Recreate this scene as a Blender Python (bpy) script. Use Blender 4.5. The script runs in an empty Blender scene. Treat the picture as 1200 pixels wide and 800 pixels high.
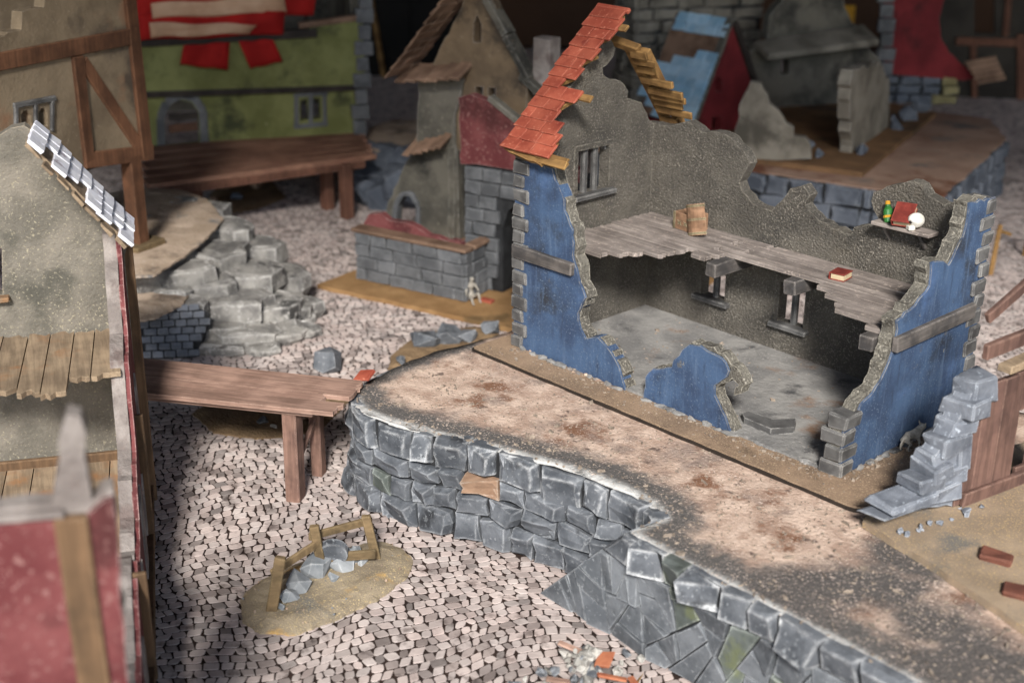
import bpy, bmesh, math, random
import numpy as np
from mathutils import Vector, Matrix, noise
from mathutils.geometry import delaunay_2d_cdt

random.seed(7)
SC = bpy.context.scene
COL = SC.collection
Z = Vector((0, 0, 1)); XA = Vector((1, 0, 0)); YA = Vector((0, 1, 0))

# ------------------------------------------------------------------ camera
F = 1573.74                      # focal length in pixels of the 1200 x 800 photograph
CAM = Vector((21.3198, -19.9032, 13.9374))
_yaw, _pit, _rol = math.radians(-47.0428), math.radians(21.6062), math.radians(0.5114)
FW = Vector((math.sin(_yaw) * math.cos(_pit), math.cos(_yaw) * math.cos(_pit), -math.sin(_pit)))
_r0 = Vector((math.cos(_yaw), -math.sin(_yaw), 0)); _u0 = _r0.cross(FW)
RT = math.cos(_rol) * _r0 + math.sin(_rol) * _u0
UP = -math.sin(_rol) * _r0 + math.cos(_rol) * _u0
cam = bpy.data.cameras.new('camera'); camo = bpy.data.objects.new('camera', cam); COL.objects.link(camo)
cam.sensor_width = 36.0; cam.lens = F / 1200 * 36.0
cam.clip_start = 0.5; cam.clip_end = 600
cam.dof.use_dof = True; cam.dof.focus_distance = 27.5; cam.dof.aperture_fstop = 0.25
M = Matrix.Identity(4)
for i in range(3):
    M[i][0], M[i][1], M[i][2], M[i][3] = RT[i], UP[i], -FW[i], CAM[i]
camo.matrix_world = M
SC.camera = camo

# ------------------------------------------------------------------ light
SUN_EL, SUN_AZ = 36.0, 1.0       # soft sun in place of the camera flash, behind and above the photographer
_h = math.radians(-47.0428 + SUN_AZ); _e = math.radians(SUN_EL)
SUND = Vector((math.sin(_h) * math.cos(_e), math.cos(_h) * math.cos(_e), -math.sin(_e)))   # direction the light travels
world = bpy.data.worlds.new('World'); SC.world = world; world.use_nodes = True
_nt = world.node_tree
_sky = _nt.nodes.new('ShaderNodeTexSky'); _sky.sky_type = 'NISHITA'; _sky.sun_disc = False
_sky.sun_elevation = _e
_src = -SUND
_sky.sun_rotation = math.atan2(_src.x, _src.y)
_nt.links.new(_sky.outputs[0], _nt.nodes['Background'].inputs[0])
_nt.nodes['Background'].inputs[1].default_value = 0.05
sun = bpy.data.lights.new('sun', 'SUN'); sun.energy = 1.5; sun.angle = math.radians(10); sun.color = (1.0, 0.96, 0.9)
suno = bpy.data.objects.new('sun', sun); COL.objects.link(suno)
suno.location = CAM + Vector((0, 0, 30)); suno.rotation_euler = SUND.to_track_quat('-Z', 'Y').to_euler()
SC.view_settings.view_transform = 'Standard'; SC.view_settings.look = 'None'
SC.view_settings.gamma = 1.0; SC.view_settings.use_curve_mapping = False
SC.view_settings.exposure = 1.95
SC.cycles.max_bounces = 5; SC.cycles.diffuse_bounces = 3; SC.cycles.glossy_bounces = 2
SC.cycles.use_denoising = True

# ------------------------------------------------------------------ pixels to places
def ray(x, y): return FW * F + RT * (x - 600) - UP * (y - 400)
def px(x, y, z=0.0):
    d = ray(x, y); return CAM + d * ((z - CAM.z) / d.z)
def pix(p):
    d = Vector(p) - CAM; k = d.dot(FW); return 600 + F * d.dot(RT) / k, 400 - F * d.dot(UP) / k, k

class Pl:
    """a plane: origin, in-plane axes U and V, and N = the side that faces the camera"""
    def __init__(s, O, U, V=Z):
        s.O = Vector(O); s.U = Vector(U).normalized(); s.V = Vector(V).normalized()
        s.N = s.U.cross(s.V).normalized()
        if s.N.dot(CAM - s.O) < 0: s.N = -s.N
    def uv(s, x, y):
        d = ray(x, y); p = CAM + d * ((s.O - CAM).dot(s.N) / d.dot(s.N)) - s.O
        return (p.dot(s.U), p.dot(s.V))
    def w(s, u, v, d=0.0): return s.O + s.U * u + s.V * v + s.N * d
    def tr(s, pts): return [s.uv(*p) for p in pts]
def vpl(a, b, z, za=None):
    """vertical plane through two pixels whose points lie at height z"""
    A, B = px(*a, z), px(*b, z); return Pl(A, B - A)

# ------------------------------------------------------------------ objects
ORG = {}
def thing(name, label, cat, loc, group=None):
    o = bpy.data.objects.new(name, None); COL.objects.link(o); o.location = loc
    o.empty_display_size = 0.3
    o['label'] = label; o['category'] = cat
    if group: o['group'] = group
    ORG[o] = Vector(loc); return o
def tag(o, label, cat, group=None):
    o['label'] = label; o['category'] = cat
    if group: o['group'] = group
    return o
def mk(name, vf, mat, parent=None, smooth=False, fix=True, stuff=False, base=False):
    v, f = vf
    v = [Vector(p) for p in v]
    lo = Vector([min(p[i] for p in v) for i in range(3)]); hi = Vector([max(p[i] for p in v) for i in range(3)])
    c = (lo + hi) / 2
    if base: c.z = lo.z
    me = bpy.data.meshes.new(name)
    me.from_pydata([p - c for p in v], [], f)
    if fix:
        bm = bmesh.new(); bm.from_mesh(me); bmesh.ops.recalc_face_normals(bm, faces=bm.faces); bm.to_mesh(me); bm.free()
    if smooth: me.polygons.foreach_set('use_smooth', [True] * len(me.polygons))
    me.materials.append(mat)
    o = bpy.data.objects.new(name, me); COL.objects.link(o)
    if parent is not None:
        o.parent = parent; o.location = c - ORG[parent]
    else: o.location = c
    ORG[o] = c
    if stuff: o['kind'] = 'stuff'
    return o
def join(*vfs):
    V, Fc = [], []
    for v, f in vfs:
        n = len(V); V += list(v); Fc += [tuple(i + n for i in q) for q in f]
    return V, Fc
def struct(o): o['kind'] = 'structure'; return o

# ------------------------------------------------------------------ shapes
R = random.uniform
def box(c, ex, ey, ez, jit=0.0):
    """box from its centre and three half-edge vectors"""
    c = Vector(c); P = []
    for sx, sy, sz in ((-1,-1,-1),(1,-1,-1),(1,1,-1),(-1,1,-1),(-1,-1,1),(1,-1,1),(1,1,1),(-1,1,1)):
        p = c + ex * sx + ey * sy + ez * sz
        if jit: p = p + Vector((R(-jit, jit), R(-jit, jit), R(-jit, jit)))
        P.append(p)
    return P, [(0,3,2,1),(4,5,6,7),(0,1,5,4),(1,2,6,5),(2,3,7,6),(3,0,4,7)]
def bev(vf, r):
    bm = bmesh.new(); vs = [bm.verts.new(p) for p in vf[0]]
    for f in vf[1]: bm.faces.new([vs[i] for i in f])
    bmesh.ops.recalc_face_normals(bm, faces=bm.faces)
    bmesh.ops.bevel(bm, geom=list(bm.edges), offset=r, segments=1, affect='EDGES', profile=0.5)
    bm.verts.index_update()
    out = [v.co.copy() for v in bm.verts], [tuple(v.index for v in f.verts) for f in bm.faces]
    bm.free(); return out
def block(c, ex, ey, ez, r=0.03, jit=0.02): return bev(box(c, ex, ey, ez, jit), r)
def inside(p, poly):
    x, y = p; c = False; n = len(poly)
    for i in range(n):
        x1, y1 = poly[i]; x2, y2 = poly[i - 1]
        if (y1 > y) != (y2 > y) and x < (x2 - x1) * (y - y1) / (y2 - y1) + x1: c = not c
    return c
def prism(poly, O, U, V, N, d0, d1, holes=(), pts=()):
    """outline (with holes) in the plane O,U,V extruded along N from d0 to d1"""
    loops = [list(poly)] + [list(h) for h in holes]
    vs = []; es = []; rng = []
    for L in loops:
        n0 = len(vs); vs += [Vector(p) for p in L]
        es += [(n0 + i, n0 + (i + 1) % len(L)) for i in range(len(L))]; rng.append((n0, len(L)))
    nv = len(vs)
    vs += [Vector(p) for p in pts]
    r = delaunay_2d_cdt(vs, es, [], 0, 1e-6)
    P = r[0]; T = []
    for t in r[2]:
        c = (sum(P[i].x for i in t) / len(t), sum(P[i].y for i in t) / len(t))
        if inside(c, loops[0]) and not any(inside(c, h) for h in loops[1:]): T.append(tuple(t))
    mp = {}
    for k, o in enumerate(r[3]):
        for q in o: mp[q] = k
    n = len(P)
    W = [O + U * p.x + V * p.y + N * d0 for p in P] + [O + U * p.x + V * p.y + N * d1 for p in P]
    Fc = [t for t in T] + [tuple(i + n for i in reversed(t)) for t in T]
    for n0, m in rng:
        for i in range(m):
            a, b = mp.get(n0 + i), mp.get(n0 + (i + 1) % m)
            if a is None or b is None or a == b: continue
            Fc.append((a, b, b + n, a + n))
    used = sorted({i for f in Fc for i in f}); re = {k: i for i, k in enumerate(used)}
    return [W[k] for k in used], [tuple(re[i] for i in f) for f in Fc]
def slab(pl, poly, t, holes=(), front=0.0): return prism(poly, pl.O, pl.U, pl.V, pl.N, front, front - t, holes)
def frac(poly, amp=0.05, step=0.15, keep=()):
    """break up an outline: every edge whose index is not in keep becomes ragged"""
    out = []; n = len(poly)
    for i in range(n):
        a = Vector(poly[i]).to_2d(); b = Vector(poly[(i + 1) % n]).to_2d(); out.append(tuple(a))
        L = (b - a).length; k = int(L / step)
        if i in keep or k < 2: continue
        nn = Vector((-(b - a).y, (b - a).x)) / L
        for j in range(1, k):
            q = a + (b - a) * ((j + R(-.25, .25)) / k) + nn * R(-amp, amp); out.append(tuple(q))
    return out
def plank(a, b, w, t, up=Z, jag=0.06, n=4):
    """board from a to b, width w, thickness t below the line, with ragged ends"""
    a, b = Vector(a), Vector(b); U = (b - a); L = U.length; U.normalize()
    S = up.cross(U).normalized(); N = U.cross(S).normalized()
    if N.dot(up) < 0: N = -N
    e0 = [(R(0, jag), -w / 2 + w * i / n) for i in range(n + 1)]; e1 = [(L - R(0, jag), w / 2 - w * i / n) for i in range(n + 1)]
    return prism(e0[::-1] + [(x, y) for x, y in e1[::-1]], a, U, S, N, 0, -t)
def rock(c, sx, sy, sz, n=16, rot=None, box_=0):
    """faceted stone: hull of random points in an ellipsoid"""
    bm = bmesh.new(); m = Matrix.Rotation(R(0, 6.28) if rot is None else rot, 3, 'Z')
    for i in range(n):
        d = Vector((random.gauss(0, 1), random.gauss(0, 1), random.gauss(0, 1))).normalized()
        if box_: d = d / (abs(d.x) ** box_ + abs(d.y) ** box_ + abs(d.z) ** box_) ** (1 / box_)
        k = R(.85, 1.08); p = m @ Vector((d.x * sx * k, d.y * sy * k, d.z * sz * k)); bm.verts.new(p + Vector(c))
    r = bmesh.ops.convex_hull(bm, input=list(bm.verts))
    bmesh.ops.delete(bm, geom=[v for v in bm.verts if not v.link_faces], context='VERTS')
    bm.verts.index_update()
    out = [v.co.copy() for v in bm.verts], [tuple(v.index for v in f.verts) for f in bm.faces]
    bm.free(); return out
def boulder(c, sx, sy, sz, lay=0.16, rough=0.16, sub_=3):
    """craggy layered rock"""
    bm = bmesh.new(); bmesh.ops.create_icosphere(bm, subdivisions=sub_, radius=1); m = Matrix.Rotation(R(0, 6.28), 3, 'Z'); o = Vector((R(0, 50), R(0, 50), R(0, 50)))
    for v in bm.verts:
        d = v.co.copy(); d = d / (abs(d.x) ** 3.4 + abs(d.y) ** 3.4 + abs(d.z) ** 3.4) ** (1 / 3.4)
        k = 1 + rough * (noise.noise(d * 1.3 + o) + .6 * noise.noise(d * 3.1 + o) + .3 * noise.noise(d * 7 + o))
        p = Vector((d.x * sx * k, d.y * sy * k, d.z * sz * k))
        q = math.floor(p.z / lay + noise.noise(p * .8 + o)) ; s = 1 + .10 * noise.noise(Vector((q * 3.3, o.x, o.y)))
        p.x *= s; p.y *= s; p.z += .05 * sz * noise.noise(p * 2 + o)
        v.co = m @ p + Vector(c)
    bm.verts.index_update()
    out = [v.co.copy() for v in bm.verts], [tuple(v.index for v in f.verts) for f in bm.faces]
    bm.free(); return out
def ledge(c, rx, ry, h, a=0.0, n=13):
    """flat-topped overhanging ledge of rock"""
    m = Matrix.Rotation(a, 3, 'Z'); c = Vector(c); rr = [R(.8, 1.12) for _ in range(n)]; V = []
    for z, k in ((.02, .80), (-.03, 1.0), (-h * .4, 1.02), (-h * .75, .84), (-h, .6)):
        for i in range(n):
            t = 6.2832 * i / n; q = rr[i] * k * (1 + R(-.05, .05)); x, y = math.cos(t), math.sin(t); e = (abs(x) ** 3 + abs(y) ** 3) ** (1 / 3)
            V.append(c + m @ Vector((x / e * rx * q, y / e * ry * q, z + R(-.04, .04) + (.10 * noise.noise(Vector((x, y, c.x))) if z > -.1 else 0))))
    Fc = [tuple(range(n))] + [(j * n + i, j * n + (i + 1) % n, (j + 1) * n + (i + 1) % n, (j + 1) * n + i) for j in range(4) for i in range(n)] + [tuple(range(4 * n, 5 * n))[::-1]]
    return V, Fc
def tube(a, b, r0, r1=None, n=10, cap=True):
    a, b = Vector(a), Vector(b); r1 = r0 if r1 is None else r1; d = (b - a).normalized()
    s = d.orthogonal().normalized(); t = d.cross(s); P = []
    for c, r in ((a, r0), (b, r1)):
        for i in range(n):
            k = 2 * math.pi * i / n; P.append(c + (s * math.cos(k) + t * math.sin(k)) * r)
    Fc = [(i, (i + 1) % n, n + (i + 1) % n, n + i) for i in range(n)]
    if cap: Fc += [tuple(range(n))[::-1], tuple(range(n, 2 * n))]
    return P, Fc
def beam(a, b, w, t, up=Z, r=0.02, jit=0.015):
    """square timber centred on the line a-b"""
    a, b = Vector(a), Vector(b); U = (b - a); L = U.length; U.normalize()
    S = up.cross(U)
    if S.length < 1e-3: S = XA.cross(U)
    S.normalize(); N = U.cross(S)
    return block((a + b) / 2, U * (L / 2), S * (w / 2), N * (t / 2), r, jit)
def pillow(P, N, bulge, sink, ins=0.22, tilt=0.5):
    """stone from a 3-D outline: back ring, rim, and a smaller tilted front"""
    P = [Vector(p) for p in P]; n = len(P); c = sum(P, Vector()) / n
    tx = Vector((R(-1, 1), R(-1, 1), R(-1, 1))) * tilt * bulge
    sz = max((p - c).length for p in P)
    A = [p - N * sink for p in P]
    B = [c + (p - c) * 0.97 + N * bulge * R(-.1, .25) for p in P]
    D = [c + (p - c) * (1 - ins + R(-.06, .06)) + N * (bulge * R(.85, 1.1) + tx.dot((p - c) / sz)) for p in P]
    V = A + B + D; Fc = []
    for k in (0, n):
        Fc += [(k + i, k + (i + 1) % n, k + n + (i + 1) % n, k + n + i) for i in range(n)]
    Fc.append(tuple(range(2 * n, 3 * n)))
    return V, Fc
def cells(pts, poly):
    """Voronoi cells of pts clipped to a convex outline"""
    out = []
    for i, p in enumerate(pts):
        c = [Vector(q).to_2d() for q in poly]; p = Vector(p).to_2d()
        for j, q in enumerate(pts):
            if i == j: continue
            q = Vector(q).to_2d(); m = (p + q) / 2; d = q - p; r = []
            for k in range(len(c)):
                a, b = c[k - 1], c[k]; fa, fb = (a - m).dot(d), (b - m).dot(d)
                if (fa <= 0) != (fb <= 0): r.append(a + (b - a) * (fa / (fa - fb)))
                if fb <= 0: r.append(b)
            c = r
            if len(c) < 3: break
        if len(c) >= 3:
            k = [c[0]]
            for q in c[1:]:
                if (q - k[-1]).length > 0.04: k.append(q)
            if len(k) >= 3: out.append(k)
    return out
def shrink(c, g):
    m = sum((Vector(p) for p in c), Vector((0, 0))) / len(c)
    return [m + (p - m) * max(0.3, 1 - g / max(0.05, (p - m).length)) for p in c]
def courses(L, hs, w0, w1, gap=0.02, jit=0.03, wob=None):
    """irregular coursed stones over a strip of length L: list of outlines in (s, h)"""
    out = []; h = 0.0
    for r, hh in enumerate(hs):
        s = -R(0, w0 * .6)
        while s < L:
            w = R(w0, w1); a, b = max(0, s), min(L, s + w)
            if b - a > w0 * .35:
                y0, y1 = h + gap, h + hh - gap; x0, x1 = a + gap, b - gap; m = (x0 + x1) / 2
                j = lambda: R(-jit, jit)
                q = [(x0 + j(), y0 + j()), (m + j(), y0 + j() * .6), (x1 + j(), y0 + j()), (x1 + j(), (y0 + y1) / 2), (x1 + j(), y1 + j()), (m + j(), y1 + j() * .6), (x0 + j(), y1 + j()), (x0 + j(), (y0 + y1) / 2)]
                out.append((r, q))
            s += w
        h += hh
    return out

# ------------------------------------------------------------------ materials
def lin(r, g, b):
    f = lambda c: (c / 255 / 12.92) if c / 255 <= .04045 else ((c / 255 + .055) / 1.055) ** 2.4
    return (f(r), f(g), f(b), 1.0)
def mat(name, c1, c2, scale=1.2, speck=None, ss=18.0, st=0.58, edge=None, er=0.05, ea=0.9, bump=0.3, bs=14.0, bd=0.03,
        rough=0.85, stains=(), vary=0.12, grain=None, spec=0.25, mask=None, streak=None):
    m = bpy.data.materials.new(name); m.use_nodes = True; nt = m.node_tree; N = nt.nodes; Lk = nt.links.new
    bs_ = N['Principled BSDF']; bs_.inputs['Roughness'].default_value = rough; bs_.inputs['Specular IOR Level'].default_value = spec
    geo = N.new('ShaderNodeNewGeometry'); pos = geo.outputs['Position']
    if grain is not None:
        mp = N.new('ShaderNodeMapping'); mp.vector_type = 'TEXTURE'
        if grain == 'z': mp.inputs['Scale'].default_value = (1 / 6, 1 / 6, 1 / .5)
        else:
            mp.inputs['Rotation'].default_value = (0, 0, grain); mp.inputs['Scale'].default_value = (1 / .5, 1 / 6, 1 / 6)
        oi0 = N.new('ShaderNodeObjectInfo'); sc0 = N.new('ShaderNodeVectorMath'); sc0.operation = 'SCALE'; sc0.inputs[0].default_value = (3.7, 5.1, 4.3); Lk(oi0.outputs['Random'], sc0.inputs['Scale'])
        ad0 = N.new('ShaderNodeVectorMath'); ad0.operation = 'ADD'; Lk(pos, ad0.inputs[0]); Lk(sc0.outputs[0], ad0.inputs[1]); Lk(ad0.outputs[0], mp.inputs[0]); gpos = mp.outputs[0]
    def noi(sc, det=4, src=None, off=0.0, ro=.6):
        n = N.new('ShaderNodeTexNoise'); n.inputs['Scale'].default_value = sc; n.inputs['Detail'].default_value = det; n.inputs['Roughness'].default_value = ro
        p = src or pos
        if off:
            a = N.new('ShaderNodeVectorMath'); a.operation = 'ADD'; a.inputs[1].default_value = (off, off * 1.7, off * .6); Lk(p, a.inputs[0]); p = a.outputs[0]
        Lk(p, n.inputs['Vector']); return n.outputs['Fac']
    def ramp(v, a, b, to0=0.0, to1=1.0):
        r = N.new('ShaderNodeMapRange'); r.interpolation_type = 'SMOOTHSTEP'
        r.inputs['From Min'].default_value = a; r.inputs['From Max'].default_value = b
        r.inputs['To Min'].default_value = to0; r.inputs['To Max'].default_value = to1
        Lk(v, r.inputs['Value']); return r.outputs[0]
    def mix(f, a, b):
        x = N.new('ShaderNodeMix'); x.data_type = 'RGBA'
        if isinstance(f, float): x.inputs[0].default_value = f
        else: Lk(f, x.inputs[0])
        for s, k in ((a, 6), (b, 7)):
            if isinstance(s, tuple): x.inputs[k].default_value = s
            else: Lk(s, x.inputs[k])
        return x.outputs[2]
    def mul(a, b):
        x = N.new('ShaderNodeMath'); x.operation = 'MULTIPLY'; x.use_clamp = True
        for i, s in enumerate((a, b)):
            if isinstance(s, float): x.inputs[i].default_value = s
            else: Lk(s, x.inputs[i])
        return x.outputs[0]
    col = mix(ramp(noi(scale, 6), .36, .64), c1, c2)
    hgt = noi(bs, 4)
    if grain is not None:
        g = noi(1.6, 4, gpos); hgt = g
        col = mix(ramp(g, .38, .62), mix(.30, col, (0.012, .009, .007, 1)), col)
    for k, (c, sc, a, b) in enumerate(stains):
        col = mix(ramp(noi(sc, 5, off=3.1 + 7 * k), a, b), col, c)
    if streak is not None:                               # brush marks and runs down the wall
        ms = N.new('ShaderNodeMapping'); ms.inputs['Scale'].default_value = (5, 5, .7); Lk(pos, ms.inputs[0])
        sk = noi(1.0, 5, ms.outputs[0], ro=.65)
        col = mix(ramp(sk, .52, .72, 0, .8), col, streak[0]); col = mix(ramp(sk, .46, .28, 0, .7), col, streak[1])
        chip = ramp(noi(2.6, 6, off=23, ro=.75), .66, .70); col = mix(chip, col, streak[2])
    if mask is not None: col = mask(N, Lk, col, mix, ramp, noi, mul)
    if speck is not None:
        sp = ramp(noi(ss, 3, ro=.7), st, st + .1); brk = ramp(noi(scale * .8, 4, off=11), .34, .62, .25, 1.0)
        col = mix(mul(sp, brk), col, speck)
    if edge is not None:
        bv = N.new('ShaderNodeBevel'); bv.samples = 4; bv.inputs['Radius'].default_value = er
        dt = N.new('ShaderNodeVectorMath'); dt.operation = 'DOT_PRODUCT'; Lk(bv.outputs[0], dt.inputs[0]); Lk(geo.outputs['Normal'], dt.inputs[1])
        e = ramp(dt.outputs['Value'], .995, .84)
        e = mul(e, ramp(noi(4.5, 5, off=5, ro=.7), .36, .62, .05, 1.0)); col = mix(mul(e, ea), col, edge)
    if vary:
        oi = N.new('ShaderNodeObjectInfo'); hs = N.new('ShaderNodeHueSaturation')
        Lk(ramp(oi.outputs['Random'], 0, 1, 1 - vary, 1 + vary), hs.inputs['Value']); Lk(col, hs.inputs['Color']); col = hs.outputs[0]
    Lk(col, bs_.inputs['Base Color'])
    if bump:
        b = N.new('ShaderNodeBump'); b.inputs['Strength'].default_value = bump; b.inputs['Distance'].default_value = bd
        Lk(hgt, b.inputs['Height']); Lk(b.outputs[0], bs_.inputs['Normal'])
    return m
W_ = lin(205, 205, 200)
MT = {}
MT['plaster_grey'] = mat('grey_plaster', lin(94, 90, 84), lin(114, 109, 101), 1.1, lin(162, 155, 144), 24, .54, edge=lin(185, 178, 164), er=.05, ea=.7, bump=1.0, bs=20, bd=.13, stains=[(lin(74, 72, 69), .5, .52, .74), (lin(112, 105, 94), .4, .56, .72)], vary=0)
MT['plaster_blue'] = mat('blue_plaster', lin(55, 70, 96), lin(70, 92, 123), 1.0, lin(104, 120, 140), 20, .56, edge=lin(170, 165, 155), er=.04, bump=.35, bs=11, bd=.04, stains=[(lin(50, 54, 62), .7, .52, .7), (lin(78, 102, 140), .9, .58, .75), (lin(92, 92, 92), 1.6, .66, .74)], vary=0, streak=(lin(86, 106, 134), lin(50, 59, 77), lin(124, 124, 122)))
MT['quoin'] = mat('quoin_stone', lin(70, 69, 69), lin(98, 97, 96), 2.0, edge=lin(190, 188, 184), er=.05, ea=.75, bump=.4, bs=9, vary=.15)
MT['timber_grey'] = mat('grey_timber', lin(72, 70, 70), lin(112, 106, 102), 1.5, edge=lin(180, 172, 165), er=.04, ea=.7, bump=.5, bs=10, grain=0.0)
MT['floor_plank'] = mat('grey_floor_plank', lin(126, 117, 112), lin(154, 144, 138), 1.5, lin(182, 168, 157), 9, .58, edge=lin(200, 186, 174), er=.03, ea=.6, bump=.35, grain=0.0, vary=.13)
MT['tile_red'] = mat('red_tile', lin(134, 62, 47), lin(158, 82, 63), 2.0, lin(186, 118, 96), 11, .58, edge=lin(205, 140, 118), er=.025, ea=.6, bump=.3, bs=12, stains=[(lin(120, 50, 40), 1.5, .6, .72)], vary=.12)
MT['batten'] = mat('ochre_batten', lin(108, 80, 48), lin(150, 116, 72), 2.0, edge=lin(205, 165, 105), er=.03, ea=.7, bump=.4, grain=0.0)
MT['sand_board'] = mat('sand_board', lin(132, 112, 94), lin(158, 134, 112), 1.0, lin(192, 168, 138), 26, .55, bump=.8, bs=32, bd=.03, stains=[(lin(104, 88, 74), .8, .54, .7)], vary=0)
MT['flag_floor'] = mat('flagstone_floor', lin(118, 117, 116), lin(150, 148, 145), .9, lin(165, 161, 157), 15, .56, bump=.6, bs=8, bd=.05, stains=[(lin(135, 108, 88), .6, .57, .7), (lin(70, 70, 72), .7, .56, .7)], vary=0)
MT['stone'] = mat('blue_grey_stone', lin(76, 80, 86), lin(110, 114, 120), 1.6, lin(145, 149, 153), 8, .58, edge=lin(190, 193, 197), er=.08, ea=.62, bump=.45, bs=6, bd=.05, stains=[(lin(50, 52, 56), 1.2, .55, .7)], vary=.14)
MT['stone_moss'] = mat('mossy_stone', lin(76, 82, 78), lin(100, 106, 104), 1.6, edge=lin(190, 196, 190), er=.08, ea=.7, bump=.45, bs=6, bd=.05, stains=[(lin(100, 106, 82), 1.3, .5, .64)], vary=.14)
MT['stone_tan'] = mat('tan_stone', lin(140, 112, 92), lin(165, 135, 112), 1.6, edge=lin(200, 185, 170), er=.07, bump=.4, bs=6, bd=.05)
MT['core'] = mat('dark_mortar', lin(36, 37, 39), lin(52, 53, 55), 2, bump=.3, vary=0)
MT['wood_bridge'] = mat('brown_bridge_wood', lin(150, 120, 106), lin(178, 145, 129), 1.4, edge=lin(220, 190, 172), er=.03, ea=.75, bump=.4, grain=math.atan2(3, 5))
MT['wood_post'] = mat('brown_post_wood', lin(104, 80, 72), lin(138, 108, 95), 1.4, edge=lin(205, 172, 155), er=.03, ea=.8, bump=.4, grain='z')
MT['wood_dark'] = mat('dark_brown_wood', lin(82, 60, 50), lin(108, 78, 64), 1.4, edge=lin(160, 125, 105), er=.035, ea=.7, bump=.4, grain='z')
MT['wood_olive'] = mat('weathered_fence_wood', lin(96, 82, 60), lin(128, 108, 80), 1.6, edge=lin(178, 158, 120), er=.03, ea=.7, bump=.4, grain=.6)
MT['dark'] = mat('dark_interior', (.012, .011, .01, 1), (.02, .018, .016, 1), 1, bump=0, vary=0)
MT['plaster_cut'] = mat('broken_plaster', lin(92, 89, 83), lin(120, 116, 107), 2.0, lin(176, 170, 158), 18, .55, edge=lin(196, 190, 176), er=.04, bump=1.0, bs=16, bd=.08, vary=0)
MT['stone_slab'] = mat('blue_grey_slab', lin(84, 88, 93), lin(114, 118, 123), 1.4, lin(140, 144, 148), 9, .58, edge=lin(185, 189, 193), er=.06, ea=.6, bump=.5, bs=7, bd=.04, stains=[(lin(62, 64, 68), 1.0, .55, .7)], vary=.12)
MT['stone_top'] = mat('dry_brushed_stone', lin(74, 78, 84), lin(106, 110, 116), 1.6, lin(150, 154, 158), 8, .57, edge=lin(218, 220, 222), er=.12, ea=.85, bump=.45, bs=6, bd=.05, stains=[(lin(54, 56, 60), 1.2, .55, .7)], vary=.12)

# ------------------------------------------------------------------ platform outline (world XY)
ZP = 2.2
RIM_PX = [(411, 463), (421, 480), (455, 493), (500, 506), (560, 520), (620, 536), (680, 553), (740, 577), (768, 594), (774, 606)]
RIM = [px(x, y, ZP) for x, y in RIM_PX]
B0 = px(634, 693, 0); PS = Pl(B0, Vector((px(1050, 790, ZP) - B0).to_2d().to_3d()))      # upright face of the near stretch and its ramp
UT = PS.uv(731, 635)[0]; LT = UT + 13.0
T0 = PS.w(UT, ZP); T1 = PS.w(LT, ZP)
BACK = [px(545, 404, ZP), px(510, 412, ZP), px(470, 428, ZP), px(436, 444, ZP)]
PLAT = [p.to_2d() for p in RIM] + [T0.to_2d(), T1.to_2d(), Vector((23, -3)), Vector((19, 3.5)), Vector((12, 5.6)), Vector((-.9, 5.5))] + [p.to_2d() for p in BACK]
PLATT = [tuple(p) for p in PLAT]

# ------------------------------------------------------------------ cobbled street
def mask_cobble(N, Lk, col, mix, ramp, noi, mul):
    a = N.new('ShaderNodeAttribute'); a.attribute_name = 'tint'
    x = N.new('ShaderNodeMix'); x.data_type = 'RGBA'; x.blend_type = 'MULTIPLY'; x.inputs[0].default_value = 1.0
    Lk(col, x.inputs[6]); Lk(a.outputs['Color'], x.inputs[7]); return x.outputs[2]
MT['cobble'] = mat('pale_cobble', lin(192, 179, 175), lin(216, 203, 198), 1.5, bump=.35, bs=9, bd=.03, stains=[(lin(140, 128, 124), 2.2, .54, .70)], vary=0, mask=mask_cobble)
MT['grout'] = mat('dark_grout', lin(40, 30, 27), lin(56, 43, 38), 1.5, bump=.4, bs=12, vary=0)
me_v = [(-150, -150, -.014), (150, -150, -.014), (150, 150, -.014), (-150, 150, -.014)]
street = struct(mk('cobbled_street', (me_v, [(0, 1, 2, 3)]), MT['grout'], fix=False))
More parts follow.
